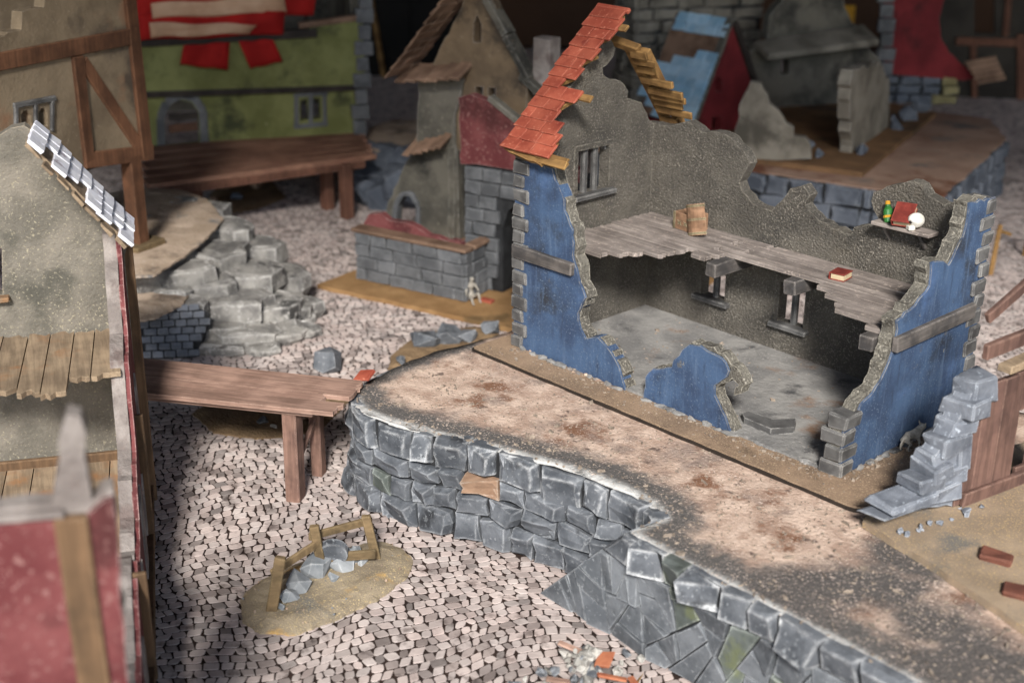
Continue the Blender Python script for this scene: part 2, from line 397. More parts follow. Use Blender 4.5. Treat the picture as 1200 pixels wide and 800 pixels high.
def build_cobbles():
    rnd = random.Random(11)
    ang = math.radians(66); ca, sa = math.cos(ang), math.sin(ang)
    items = []
    hrow = .215
    for j in range(-300, 420):
        x = -70.0 + rnd.random() * .4; y = j * hrow
        while x < 95:
            w = rnd.uniform(.18, .30) if rnd.random() < .88 else rnd.uniform(.14, .18)
            cx, cy = x + w / 2, y
            x += w
            # row frame to world (row direction u, across v)
            def wp(a, b):
                b += .26 * math.sin(a * .8 + b * .3) + .10 * math.sin(a * 1.9 - b * .6 + 1.3) + .02 * math.sin(a * 4.7 + b * 1.7)
                a += .10 * math.sin(b * 1.3 + a * .4)
                return (a * ca - b * sa * -1 * -1, a * sa + b * ca)
            p = wp(cx, cy)
            q = Vector((p[0], p[1], 0)); d = q - CAM
            k = d.dot(FW)
            if k < 10: continue
            sx = 600 + F * d.dot(RT) / k; sy = 400 - F * d.dot(UP) / k
            if not (-450 < sx < 1650 and 40 < sy < 1150) or k > 84: continue
            if inside(p, PLATT): continue
            g = .0145; jx = lambda: rnd.uniform(-.013, .013); h = hrow
            x0, x1, y0, y1 = -w / 2 + g, w / 2 - g, -h / 2 + g, h / 2 - g; r = rnd.uniform(.01, .045); sh = rnd.uniform(-.05, .05)
            c = [(x0 + r, y0), (x1 - r, y0), (x1, y0 + r), (x1, y1 - r), (x1 - r, y1), (x0 + r, y1), (x0, y1 - r), (x0, y0 + r)]
            c = [wp(cx + a + jx() * .6 + sh * b / h * 2, cy + b + jx() * .6) for a, b in c]
            t = rnd.random()
            s = rnd.uniform(.84, 1.0) if t < .55 else (rnd.uniform(.55, .85) if t < .9 else rnd.uniform(.34, .55))
            wv = rnd.uniform(-.03, .03)
            tint = (s, s * (.985 + wv), s * (.975 + wv * 1.3), 1)
            items.append((k, c, tint, rnd.uniform(-.008, .012), (0 < sx < 1200 and 0 < sy < 800)))
    vis = sorted([i for i in range(len(items)) if items[i][4]], key=lambda i: items[i][0])[:290]
    vis = set(vis)
    def geo(it):
        k, c, tint, dz, _ = it; n = len(c)
        m = (sum(p[0] for p in c) / n, sum(p[1] for p in c) / n)
        lo = [(p[0], p[1], -.05) for p in c]
        hi = [(m[0] + (p[0] - m[0]) * .965, m[1] + (p[1] - m[1]) * .965, dz * .4 + .003) for p in c]
        v = lo + hi
        f = [(i, (i + 1) % n, n + (i + 1) % n, n + i) for i in range(n)] + [tuple(range(n, 2 * n))]
        return v, f
    V, Fc, T = [], [], []
    for i, it in enumerate(items):
        v, f = geo(it)
        if i in vis:
            o = mk('cobblestone', (v, f), MT['cobble'], street, fix=False)
            at = o.data.attributes.new('tint', 'FLOAT_COLOR', 'POINT')
            at.data.foreach_set('color', list(it[2]) * len(v))
        else:
            n = len(V); V += v; Fc += [tuple(a + n for a in q) for q in f]; T += list(it[2]) * len(v)
    me = bpy.data.meshes.new('paving'); me.from_pydata(V, [], Fc); me.materials.append(MT['cobble'])
    at = me.attributes.new('tint', 'FLOAT_COLOR', 'POINT'); at.data.foreach_set('color', T)
    o = bpy.data.objects.new('paving', me); COL.objects.link(o); o.parent = street; o.location = -ORG[street]; o['kind'] = 'stuff'
    print('cobbles', len(items))
build_cobbles()

# ------------------------------------------------------------------ stone terrace the blue house stands on
def mask_top(N, Lk, col, mix, ramp, noi, mul):
    a = N.new('ShaderNodeAttribute'); a.attribute_name = 'rim'
    s = N.new('ShaderNodeSeparateColor'); Lk(a.outputs['Color'], s.inputs[0])
    def wob(v, amt, sc, off):
        m = N.new('ShaderNodeMath'); m.operation = 'MULTIPLY_ADD'; m.inputs[1].default_value = amt
        Lk(noi(sc, 5, off=off, ro=.7), m.inputs[0]); Lk(v, m.inputs[2]); return m.outputs[0]
    d = wob(s.outputs[0], 1.0, 3.6, 9.0)
    col = mix(ramp(d, 1.55, 1.0), col, lin(96, 93, 91))          # grey paint towards the rim
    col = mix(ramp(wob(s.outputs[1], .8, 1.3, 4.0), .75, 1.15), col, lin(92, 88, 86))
    e = wob(s.outputs[0], .28, 6.0, 17.0)
    col = mix(ramp(e, .42, .12), col, lin(205, 205, 203))       # dry-brushed lip
    return col
MT['terrace_top'] = mat('sand_painted_terrace', lin(172, 146, 130), lin(212, 188, 171), 1.7, lin(226, 206, 192), 22, .56, bump=.8, bs=13, bd=.05, vary=0, mask=mask_top,
                        stains=[(lin(128, 94, 74), .75, .54, .66), (lin(150, 132, 122), .9, .52, .68), (lin(108, 92, 84), 3.0, .62, .7)])
MT['grit'] = mat('grit', lin(118, 108, 98), lin(156, 142, 128), 9, bump=0, vary=0)
def rotz(v, a): return Matrix.Rotation(a, 3, 'Z') @ v
terrace = thing('stone_terrace', 'long grey stone terrace with sandy pink top carrying the blue house', 'terrace', (4, 0, 0))
def seg_d(p, a, b):
    ab = b - a; t = max(0, min(1, (p - a).dot(ab) / ab.length_squared)); return (p - a - ab * t).length
def build_terrace():
    front = [p.to_2d() for p in RIM] + [T0.to_2d(), T1.to_2d()]
    ins = []
    for k, p in enumerate(PLAT): ins.append(p)
    core = prism([tuple(Vector(p)) for p in PLATT], Vector((0, 0, 0)), XA, YA, Z, ZP - .06, -.05)
    mk('core', core, MT['core'], terrace)
    rim = frac(PLATT, .05, .25)
    pts = []
    for i in range(-8, 75):
        for j in range(-18, 20):
            p = (i * .33 + R(-.08, .08), j * .33 + R(-.08, .08))
            if inside(p, PLATT) and min(seg_d(Vector(p), Vector(PLATT[k]), Vector(PLATT[k - 1])) for k in range(len(PLATT))) > .16: pts.append(p)
    # finer strip along the front rim
    for k in range(len(front) - 1):
        a, b = front[k], front[k + 1]; L = (b - a).length; n = (b - a).orthogonal().normalized()
        for i in range(int(L / .2)):
            for dd in (.12, .26, .42):
                q = a + (b - a) * ((i + .5) * .2 / L) + n * dd * (1 if inside(tuple(a + (b - a) * .5 + n * .1), PLATT) else -1)
                if inside(tuple(q), PLATT): pts.append((q.x + R(-.03, .03), q.y + R(-.03, .03)))
    v, f = prism(rim, Vector((0, 0, 0)), XA, YA, Z, ZP, ZP - .05, pts=pts)
    out = []; col = []
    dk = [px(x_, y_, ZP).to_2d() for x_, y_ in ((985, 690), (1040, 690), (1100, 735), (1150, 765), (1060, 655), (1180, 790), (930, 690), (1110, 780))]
    for p in v:
        d = min(seg_d(Vector((p.x, p.y)), front[k], front[k + 1]) for k in range(len(front) - 1))
        bd = min(seg_d(Vector((p.x, p.y)), BACK[k].to_2d(), BACK[k + 1].to_2d()) for k in range(3))
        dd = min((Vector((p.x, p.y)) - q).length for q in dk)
        q = p.copy()
        if p.z > ZP - .01:
            q.z += .03 * noise.noise(p * 1.7) + .015 * noise.noise(p * 5) - .07 * max(0, 1 - d / .18) ** 2
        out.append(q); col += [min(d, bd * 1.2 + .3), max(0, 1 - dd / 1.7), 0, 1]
    o = mk('sandy_top', (out, f), MT['terrace_top'], terrace)
    at = o.data.attributes.new('rim', 'FLOAT_COLOR', 'POINT'); at.data.foreach_set('color', col)
    o.data.polygons.foreach_set('use_smooth', [abs(pl.normal.z) > .5 for pl in o.data.polygons])
    G = []
    while len(G) < 2600:
        p = (R(-.5, 17), R(-4.6, 1.5)); 
        if not inside(p, PLATT) or (p[1] > -.85 and -.6 < p[0] < 10.1): continue
        s = R(.008, .02) if R(0, 1) < .95 else R(.02, .045)
        G.append(box((p[0], p[1], ZP + .02 * noise.noise(Vector((p[0], p[1], 0)) * 1.7) + s * .3), rotz(XA, R(0, 3)) * s, rotz(YA, R(0, 3)) * s, Z * s * .8, s * .5))
    mk('grit', join(*G), MT['grit'], terrace, stuff=True)
    # coursed stones along the curved wall
    path = [Vector((p.x, p.y)) for p in [px(470, 428, ZP), px(436, 444, ZP)] + RIM]
    cum = [0]
    for a, b in zip(path, path[1:]): cum.append(cum[-1] + (b - a).length)
    L = cum[-1]
    def S(s, h, out=0.0):
        s = max(0, min(L - 1e-4, s))
        k = max(i for i in range(len(cum) - 1) if cum[i] <= s)
        t = (s - cum[k]) / (cum[k + 1] - cum[k]); p = path[k].lerp(path[k + 1], t)
        d = (path[k + 1] - path[k]).normalized(); n = Vector((d.y, -d.x))
        return Vector((p.x + n.x * out, p.y + n.y * out, h)), Vector((n.x, n.y, 0))
    hs = [.60, .48, .45, .66]
    for r, q in courses(L, hs, .5, 1.0, .018, .05):
        cs = sum(a for a, b in q) / 8; ch = sum(b for a, b in q) / 8
        if r == 3: q = [(a, min(b, ZP - .015)) for a, b in q]
        bat = .10 - .05 * ch / 2.2
        if r == 3 and R(0, 1) < .15: q = [(a, b - (.0 if b > 1.7 else .25)) for a, b in q]
        P = [S(a, b + .05 * math.sin(a * 1.3), bat)[0] for a, b in q]
        for p in P: p.z = min(p.z, ZP - .012)
        m = MT['stone']
        sx, sy, _ = pix(sum(P, Vector()) / 8)
        if abs(sx - 572) < 13 and abs(sy - 562) < 12: m = MT['stone_tan']
        elif 435 < sx < 465 and sy > 560: m = MT['stone_moss']
        if r == 3 and m is MT['stone']: m = MT['stone_top']
        mk('stone', pillow(P, S(cs, ch)[1], R(.08, .17), .35, R(.18, .36), 1.1), m, terrace)
    # near stretch: upright face of broken slabs whose end is a ramp down to the street
    r0, r1 = px(668, 672, 0), RIM[-1]
    mk('ramp', ([B0 - PS.N * .05, r0, Vector((r1.x, r1.y, ZP - .02)), T0 - Z * .02 - PS.N * .05, Vector((r1.x, r1.y, 0)), T0 - Z * ZP - PS.N * .05], [(0, 1, 2, 3), (0, 3, 5), (1, 4, 2), (3, 2, 4, 5), (0, 5, 4, 1)]), MT['stone_slab'], terrace)
    def Q(s, h): return PS.w(s, h, .02)
    nrm = PS.N
    rr = random.Random(5)
    def cut(poly, p, d):
        n = Vector((-d.y, d.x)); A, B = [], []
        for k in range(len(poly)):
            a, b = poly[k - 1], poly[k]; fa, fb = (a - p).dot(n), (b - p).dot(n)
            if fa * fb < 0: q = a + (b - a) * (fa / (fa - fb)); A.append(q); B.append(q)
            (A if fb >= 0 else B).append(b)
        return A, B
    def area(poly): return abs(sum(poly[k - 1].x * poly[k].y - poly[k].x * poly[k - 1].y for k in range(len(poly)))) / 2
    def split(poly, lim):
        if area(poly) < lim * rr.uniform(.6, 1.6): return [poly]
        c = sum(poly, Vector((0, 0))) / len(poly)
        ax = max(((poly[i] - poly[j]) for i in range(len(poly)) for j in range(i)), key=lambda v: v.length).normalized()
        a = math.atan2(ax.y, ax.x) + math.pi / 2 + rr.uniform(-.75, .75)
        A, B = cut(poly, c + Vector((rr.uniform(-.15, .15), rr.uniform(-.15, .15))), Vector((math.cos(a), math.sin(a))))
        if len(A) < 3 or len(B) < 3: return [poly]
        return split(A, lim) + split(B, lim)
    hl = ZP - .55; xs = lambda h: UT * h / ZP
    shards = split([Vector((0, 0)), Vector((LT, 0)), Vector((LT, hl)), Vector((xs(hl), hl))], .40)
    s_ = xs(hl); first = True
    while s_ < LT:                                     # upright blocks along the lip
        w = rr.uniform(.45, .85); e_ = min(LT, s_ + w)
        a_ = UT if first else s_ + rr.uniform(-.06, .06)
        b_ = max(a_ + .15, e_ + rr.uniform(-.06, .06)) if first else e_ + rr.uniform(-.06, .06)
        shards.append([Vector((s_, hl)), Vector((e_ if not first else UT + .35, hl)), Vector((b_ if not first else UT + .38, ZP - .01)), Vector((a_, ZP - .01))]); s_ = e_ if not first else UT + .36; first = False
    for c in shards:
        lip = max(p.y for p in c) > ZP * .97
        c = shrink(c, .012)
        cc = sum(c, Vector((0, 0))) / len(c); P = [Q(a.x, a.y) for a in c]
        sx, sy, _ = pix(sum(P, Vector()) / len(P))
        moss = (780 < sx < 980 and sy > 660 and rr.random() < .25)
        mk('slab_stone', pillow(P, nrm, rr.uniform(.03, .08) if not lip else rr.uniform(.08, .2), .14, rr.uniform(.05, .12) if not lip else rr.uniform(.12, .3), 1.6), MT['stone_moss'] if moss else MT['stone_top' if lip else 'stone_slab'], terrace)
build_terrace()

# ------------------------------------------------------------------ blue ruined house
def skin(name, pts, edges, rad, mat_, parent=None, lvl=2, root=0):
    me = bpy.data.meshes.new('tmp'); me.from_pydata(pts, edges, [])
    ob = bpy.data.objects.new('tmp', me); COL.objects.link(ob)
    md = ob.modifiers.new('s', 'SKIN'); sv = me.skin_vertices[0].data if me.skin_vertices else None
    if sv is None:
        bpy.context.view_layer.objects.active = ob; me = ob.data
        sv = me.skin_vertices[0].data
    for i, r in enumerate(rad):
        sv[i].radius = (r, r) if not isinstance(r, tuple) else r
    sv[root].use_root = True
    sb = ob.modifiers.new('b', 'SUBSURF'); sb.levels = lvl; sb.render_levels = lvl
    dg = bpy.context.evaluated_depsgraph_get(); ev = ob.evaluated_get(dg); m2 = ev.to_mesh()
    v = [Vector(p.co) for p in m2.vertices]; f = [tuple(p.vertices) for p in m2.polygons]
    ev.to_mesh_clear(); bpy.data.objects.remove(ob)
    return mk(name, (v, f), mat_, parent, smooth=True, base=parent is None)
ZH = 2.3; HL, HD, HT = 9.0, 4.56, 0.30
house = thing('blue_house', 'ruined blue plaster house with open front and red tiled roof corner on sandy board', 'house', (4.5, 2.3, ZP))
PF = Pl((0, 0, ZH), XA); PR = Pl((HL, 0, ZH), YA); PB = Pl((0, HD - HT, ZH), XA); PG = Pl((HT, 0, ZH), YA)
MT['board_edge'] = mat('dark_board_edge', lin(40, 34, 30), lin(54, 46, 40), 2, bump=.2, vary=0)
def rotz(v, a): return Matrix.Rotation(a, 3, 'Z') @ v
def build_house():
    # base board with rounded corners
    c = [px(556, 409, ZP).to_2d(), px(1010, 605, ZP).to_2d()]
    x0, y0 = -.55, -.8; x1, y1 = 10.05, HD + .5
    poly = []
    for cx, cy, a0 in ((x1 - .3, y1 - .3, 0), (x0 + .1, y1 - .1, 90), (x0 + .05, y0 + .05, 180), (x1 - .3, y0 + .3, 270)):
        rr = .3 if cx > 5 else .08
        for k in range(5):
            a = math.radians(a0 + k * 22.5); poly.append((cx + rr * math.cos(a), cy + rr * math.sin(a)))
    mk('base_board', prism(poly, Vector((0, 0, 0)), XA, YA, Z, ZP + .003, ZH - .035), MT['board_edge'], house)
    cx_, cy_ = (x0 + x1) / 2, (y0 + y1) / 2
    sp = [(cx_ + (a - cx_) * .994, cy_ + (b - cy_) * .988) for a, b in poly]
    mk('sand_layer', prism(frac(sp, .012, .2), Vector((0, 0, 0)), XA, YA, Z, ZH - .036, ZH), MT['sand_board'], house)
    G = []
    for k in range(700):
        w = R(0, 1); 
        if w < .45: p = (R(0, 9), -abs(random.gauss(0, .16)))
        elif w < .7: p = (HL + abs(random.gauss(0, .2)), R(0, HD))
        elif w < .85: p = (R(x0 + .1, x1 - .1), R(y0 + .1, -.05))
        else: p = (R(.5, 8.5), R(.1, 4.1))
        s = R(.008, .018) if R(0, 1) < .94 else R(.02, .04)
        zz = ZH + (.05 if (HT < p[0] < HL - HT and .02 < p[1] < HD) else 0)
        G.append(box((p[0], p[1], zz + s * .4), rotz(XA, R(0, 3)) * s, rotz(YA, R(0, 3)) * s, Z * s * .8, s * .5))
    mk('grit', join(*G), MT['grit'], house, stuff=True)
    # ridges of rough mortar at the foot of the walls
    for a, b, n_ in (((0.3, -.06), (3.5, -.06), 11), ((4.1, -.06), (6.5, -.06), 8), ((HL + .06, .5), (HL + .06, HD - .3), 12), ((6.6, .1), (8.6, .1), 7)):
        for k in range(n_):
            q = Vector((*a, 0)).lerp(Vector((*b, 0)), (k + R(.2, .8)) / n_); s = R(.12, .26)
            mk('mortar_lump', rock((q.x, q.y, ZH), s, s * .55, R(.05, .10), 14, rot=R(-.3, .3) + (0 if a[1] == b[1] else 1.57)), MT['flag_floor'], house)
    # rough strip of grit at the foot of the walls, low mounds of sand
    mk('stone_floor', prism([(HT, .02), (HL - HT, .02), (HL - HT, HD - HT), (HT, HD - HT)], Vector((0, 0, 0)), XA, YA, Z, ZH - .02, ZH + .05), MT['flag_floor'], house)
    # facade stump
    fa = PF.tr([(599, 406), (604, 186), (647, 196), (650, 210), (661, 235), (661, 247), (671, 270), (671, 300), (677, 322), (686, 349), (677, 367), (680, 385), (686, 397), (700, 395), (715, 412), (725, 430), (733, 456)])
    fa[0] = (0, -.03); fa[1] = (0, 4.45); fa[2] = (1.16, 4.45); fa[-1] = (3.56, -.03)
    w = slab(PF, frac(fa, .03, .14, keep=(0, 1, 16)), HT); mk('facade_wall', w, MT['plaster_blue'], house)
    # plaster facing behind the paint: the inner half of the wall shows grey where it broke
    inn = [(min(a + .015, 9) if i > 2 else a, b) for i, (a, b) in enumerate(fa)]
    mk('facade_core', prism(frac([(a + (.06 if 1 < i < 16 else 0), b) for i, (a, b) in enumerate(fa)], .07, .11, keep=(0, 1, 16)), PF.O, PF.U, PF.V, PF.N, -.05, -HT - .02), MT['plaster_cut'], house)
    # broken chunk of facade standing alone
    ch = PF.tr([(754, 466), (756, 442), (765, 432), (787, 430), (789, 422), (796, 416), (799, 410), (807, 404), (820, 405), (837, 415), (850, 425), (854, 435), (851, 442), (837, 452), (837, 463), (845, 480), (858, 508)])
    ch[0] = (ch[0][0], -.03); ch[-1] = (ch[-1][0], -.03)
    mk('facade_chunk', slab(PF, frac(ch, .03, .14, keep=(16,)), .06), MT['plaster_blue'], house)
    ck = PF.tr([(754, 466), (757, 440), (766, 431), (787, 429), (797, 413), (807, 403), (822, 404), (845, 414), (860, 430), (868, 442), (872, 452), (866, 462), (858, 464), (864, 452), (856, 444), (846, 450), (838, 456), (840, 466), (848, 482), (861, 508)])
    ck[0] = (ck[0][0], -.03); ck[-1] = (ck[-1][0], -.03)
    mk('facade_chunk_core', prism(frac(ck, .06, .11, keep=(19,)), PF.O, PF.U, PF.V, PF.N, -.05, -HT), MT['plaster_cut'], house)
    # right end wall
    ra = PR.tr([(984, 562), (987, 494), (1003, 490), (1009, 474), (1024, 459), (1037, 436), (1047, 408), (1052, 387), (1051, 376), (1073, 358), (1090, 335), (1092, 308), (1106, 306), (1112, 311), (1120, 295), (1129, 278), (1134, 258), (1136, 238), (1157, 234), (1131, 472)])
    ra[0] = (0, -.03); ra[1] = (0, ra[1][1]); ra[-2] = (HD, ra[-2][1]); ra[-1] = (HD, -.03)
    mk('end_wall', slab(PR, frac(ra, .03, .14, keep=(0, 18, 19)), .05), MT['plaster_blue'], house)
    rc = [(a - (.07 if 1 < i < 18 else 0), b + (.03 if 1 < i < 18 else 0)) for i, (a, b) in enumerate(ra)]
    rc[-1] = (HD - HT, -.03); rc[-2] = (HD - HT, rc[-2][1] + .05)
    mk('end_wall_core', prism(frac(rc, .08, .11, keep=(0, 18, 19)), PR.O, PR.U, PR.V, PR.N, -.04, -HT), MT['plaster_cut'], house)
    # back wall
    ba = [(0, -.03)] + [(0, 4.65)] + PB.tr([(772, 146), (790, 147), (805, 142), (822, 155), (842, 155), (857, 162), (872, 178), (878, 192), (866, 214), (870, 225), (885, 240), (904, 247), (915, 236), (926, 221), (941, 217), (949, 229), (943, 240), (960, 259), (990, 274), (997, 274), (1001, 266), (1027, 262), (1029, 255), (1021, 236), (1024, 225), (1046, 217), (1065, 212), (1080, 217), (1087, 229), (1106, 240), (1119, 236), (1125, 230)])
    ba += [(HL - .01, ba[-1][1] - .02), (HL - .01, -.03)]
    n = len(ba)
    def rect(pl, a, b, c, d):
        q = pl.tr([a, b, c, d]); us = [p[0] for p in q]; vs = [p[1] for p in q]
        return (us[0] + us[3]) / 2, (us[1] + us[2]) / 2, (vs[2] + vs[3]) / 2, (vs[0] + vs[1]) / 2
    wins = [rect(PB, (913, 330), (943, 333), (943, 384), (913, 380)), rect(PB, (822, 312), (850, 320), (850, 352), (822, 347))]
    rh = lambda r: [(r[0], r[2]), (r[1], r[2]), (r[1], r[3]), (r[0], r[3])]
    mk('back_wall', slab(PB, frac(ba, .03, .14, keep=(0, n - 2, n - 1)), HT, [rh(r) for r in wins]), MT['plaster_grey'], house)
    # gable wall
    ga = [(HT, -.03), (HT, 4.2), (0, 4.2), (0, 4.5), (1.0, 5.55)] + PG.tr([(690, 74), (702, 66), (704, 52), (715, 46), (721, 57), (719, 66), (706, 80), (707, 88), (715, 94), (727, 95), (736, 107), (735, 115), (752, 120), (760, 140)]) + [(HD - HT - .005, 4.66), (HD - HT - .005, -.03)]
    gw = rect(PG, (677, 174), (713, 170), (713, 222), (677, 228))
    mk('gable_wall', slab(PG, frac(ga, .03, .14, keep=(0, 1, 2, 18, 19, 20)), HT, [rh(gw)]), MT['plaster_grey'], house)
    # windows: frame pieces set in the openings
    def window(pl, r, nm, tall):
        u0, u1, v0, v1 = r; wdt = u1 - u0
        f = mk('window_frame', join(bev(box(pl.w((u0 + u1) / 2, v1 + .03, .0), pl.U * (wdt / 2 + .14), pl.V * .07, pl.N * .025), .012),
                                    bev(box(pl.w(u0 - .07, (v0 + v1) / 2, 0), pl.U * .07, pl.V * ((v1 - v0) / 2 - .04), pl.N * .022), .012),
                                    bev(box(pl.w(u1 + .07, (v0 + v1) / 2, 0), pl.U * .07, pl.V * ((v1 - v0) / 2 - .04), pl.N * .022), .012)), MT['plaster_grey'], house)
        mk('window_sill', block(pl.w((u0 + u1) / 2, v0 - .05, .04), pl.U * (wdt / 2 + .17), pl.V * .06, pl.N * .12, .02, .01), MT['quoin'], f)
        for k in range(nm):
            u = u0 + wdt * (k + 1) / (nm + 1)
            mk('mullion', join(bev(box(pl.w(u, (v0 + v1) / 2, -.14), pl.U * .075, pl.V * ((v1 - v0) / 2 + .02), pl.N * .07), .03)), MT['quoin'], f)
        # arched heads between the mullions
        for k in range(nm + 1):
            a, b = u0 + wdt * k / (nm + 1) + .05, u0 + wdt * (k + 1) / (nm + 1) - .05; m = (a + b) / 2; r_ = (b - a) / 2
            arc = [(m - r_ * math.cos(math.pi * i / 8), v1 - .02 - r_ * 1.1 + r_ * 1.1 * math.sin(math.pi * i / 8)) for i in range(9)]
            mk('arch_head', prism([(a - .04, v1 + .03)] + [(a - .04, arc[0][1])] + arc + [(b + .04, arc[-1][1]), (b + .04, v1 + .03)], pl.O, pl.U, pl.V, pl.N, -.08, -.19), MT['quoin'], f)
    window(PG, gw, 2, True); window(PB, wins[0], 1, False); window(PB, wins[1], 1, False)
    # quoin stones: front-left, back-right and front-right corners
    def quoins(corner, d1, d2, z0, z1, n, a, b, flip=0):
        hh = (z1 - z0) / n
        for k in range(n):
            la, lb = (a, b) if (k + flip) % 2 else (b, a)
            cc = Vector((corner[0], corner[1], z0 + hh * (k + .5))) + d1 * (la / 2 - .05) + d2 * (lb / 2 - .05)
            mk('quoin_stone', block(cc + Vector((R(-.015, .015), R(-.015, .015), 0)), d1 * (la / 2), d2 * (lb / 2), Z * (hh / 2 - .012), .035, .025), MT['quoin'], house)
    quoins((0, 0), XA, YA, ZH - .02, ZH + 4.42, 14, .50, .36)
    quoins((HL, HD), -YA, -XA, ZH - .02, ZH + 4.62, 14, .52, .36, 1)
    quoins((HL, 0), -XA, YA, ZH - .02, ZH + 1.25, 4, .52, .42, 1)
    # string-course timbers
    mk('band_timber', beam((.02, -.05, ZH + 2.34), (1.92, -.05, ZH + 2.34), .14, .30), MT['timber_grey'], house)
    MT['timber_grey_y'] = mat('grey_timber_across', lin(72, 70, 70), lin(112, 106, 102), 1.5, edge=lin(180, 172, 165), er=.04, ea=.7, bump=.5, grain=math.pi / 2)
    mk('band_timber', beam((HL + .05, 1.35, ZH + 2.34), (HL + .05, HD - .35, ZH + 2.34), .14, .30), MT['timber_grey_y'], house)
    # upper floor: broken boards on joists
    z2 = 4.8
    fl = [(HT, HD - HT), (HT, 1.0)] + [tuple(px(x, y, z2).to_2d()) for x, y in [(690, 297), (740, 297), (759, 295), (770, 299), (787, 297), (806, 292), (827, 301), (855, 297), (880, 302), (912, 318), (946, 321), (960, 327), (961, 337), (981, 347), (979, 364), (1032, 384)]] + [(HL - HT, 1.45), (HL - HT, HD - HT)]
    y = HD - HT
    while y > .4:
        wv = R(.27, .36); ym = y - wv / 2; xs = []
        for i in range(len(fl)):
            (xa, ya), (xb, yb) = fl[i - 1], fl[i]
            if (ya > ym) != (yb > ym): xs.append(xa + (xb - xa) * (ym - ya) / (yb - ya))
        xs.sort()
        for a, b in zip(xs[::2], xs[1::2]):
            if b - a < .3: continue
            cuts = [a]
            if b - a > 4.5: cuts.append(a + (b - a) * R(.35, .65))
            cuts.append(b)
            for p, q in zip(cuts, cuts[1:]):
                mk('floor_board', plank((p + .012, ym, z2 + R(-.012, .012)), (q - .012, ym, z2 + R(-.012, .012)), wv - R(.02, .05), .09, jag=.10), MT['floor_plank'], house)
        y -= wv
    tj = z2 - .09
    for xj, ye in ((.48, .15), (3.72, 2.42), (5.6, 2.75), (8.5, 1.2)):
        mk('joist', beam((xj, HD - HT - .02, tj - .17), (xj, ye, tj - .17), .30, .32, jit=.03), MT['timber_grey_y'], house)
    # shelf on the back wall
    sa, sb = PB.uv(1033, 256), PB.uv(1101, 277)
    zs = (sa[1] + sb[1]) / 2 + .02; sh = .42
    mk('wall_shelf', block(PB.w((sa[0] + sb[0]) / 2, zs, sh / 2), PB.U * ((sb[0] - sa[0]) / 2), Z * .04, PB.N * (sh / 2), .015, .012), MT['floor_plank'], house)
    for t in (.2, .8):
        u = sa[0] + (sb[0] - sa[0]) * t; a = PB.w(u, zs - .04, .30); b = PB.w(u, zs - .38, .02)
        mk('shelf_bracket', beam(a, b, .06, .07), MT['timber_grey'], house)
    # roof: front slope remnant
    e = Vector((-.22, -.36, 0)); PX = Pl((-.22, 0, 0), YA)
    ue, ur = PX.uv(588, 173), PX.uv(700, 9)
    E0, R0 = Vector((-.22, ue[0], ue[1])), Vector((-.22, ur[0], ur[1]))
    sl = (R0 - E0); SLn = sl.length; RP = Pl(E0, XA, sl)
    right = [RP.uv(*p) for p in [(637, 194), (657, 167), (655, 150), (650, 132), (680, 117), (662, 98), (677, 92), (687, 74), (704, 66), (702, 52), (717, 45), (730, 30), (735, 17)]]
    rf = mk('roof', prism(frac([(0.02, .02)] + [(u - .12, v) for u, v in right] + [(0.02, SLn - .02)], .03, .2), RP.O, RP.U, RP.V, RP.N, -.02, -.10), MT['batten'], house)
    nc = 14; dv = SLn / nc
    for k in range(nc):
        v = k * dv; vm = v + dv * .5
        lim = right[0][0]
        for (ua, va), (ub, vb) in zip(right, right[1:]):
            if (va - vm) * (vb - vm) <= 0: lim = ua + (ub - ua) * (vm - va) / (vb - va + 1e-9)
        if vm > right[-1][1]: lim = right[-1][0]
        u = R(-.03, .02); first = True
        w = R(.25, .55)
        while u < lim - .12:
            u1 = min(u + w, lim + R(-.04, .06))
            ey = (RP.V - RP.N * .13).normalized()
            cc = RP.w((u + u1) / 2, v + dv * .62, .045)
            mk('roof_tile', block(cc, RP.U * ((u1 - u) / 2 - .006), ey * (dv * .66), RP.N * .028, .012, .012), MT['tile_red'], rf)
            u = u1; w = R(.42, .6)
    mk('ridge_tile', block(RP.w(right[-1][0] / 2, SLn + .02, .02), RP.U * (right[-1][0] / 2 + .02), RP.V * .07, RP.N * .06, .03, .015), MT['tile_red'], rf)
    for a, b in (((676, 112), (692, 116)), ((640, 180), (662, 192)), ((722, 30), (733, 34)), ((642, 186), (661, 196))):
        p, q = RP.uv(*a), RP.uv(*b)
        mk('roof_batten', block(RP.w((p[0] + q[0]) / 2 - .1, (p[1] + q[1]) / 2, -.02), RP.U * (abs(q[0] - p[0]) / 2 + .12), RP.V * .09, RP.N * .03, .01, .015), MT['batten'], rf)
    # back slope remnant seen from inside: a rafter and slats
    bv = Vector((0, 2.0, -2.7)).normalized(); SP = Pl((0, R0.y + .02, R0.z - .1), XA, bv)
    sl = [((740, 60), (760, 66)), ((744, 70), (771, 75)), ((748, 80), (767, 83)), ((751, 90), (790, 100)), ((760, 101), (803, 115)), ((764, 108), (806, 120)), ((767, 116), (801, 125)), ((771, 126), (812, 134)), ((773, 135), (796, 144))]
    for a, b in sl:
        p, q = SP.uv(*a), SP.uv(*b); v = (p[1] + q[1]) / 2
        mk('roof_slat', block(SP.w((p[0] + q[0]) / 2, v, .04 + R(-.01, .01)), SP.U * ((q[0] - p[0]) / 2), (SP.V + SP.N * .35).normalized() * .085, (SP.N - SP.V * .35).normalized() * .035, .012, .015), MT['batten'], house)
    mk('ridge_beam', beam(SP.w(*SP.uv(712, 47), -.05), SP.w(*SP.uv(748, 60), -.05), .2, .2, up=SP.N), MT['batten'], house)
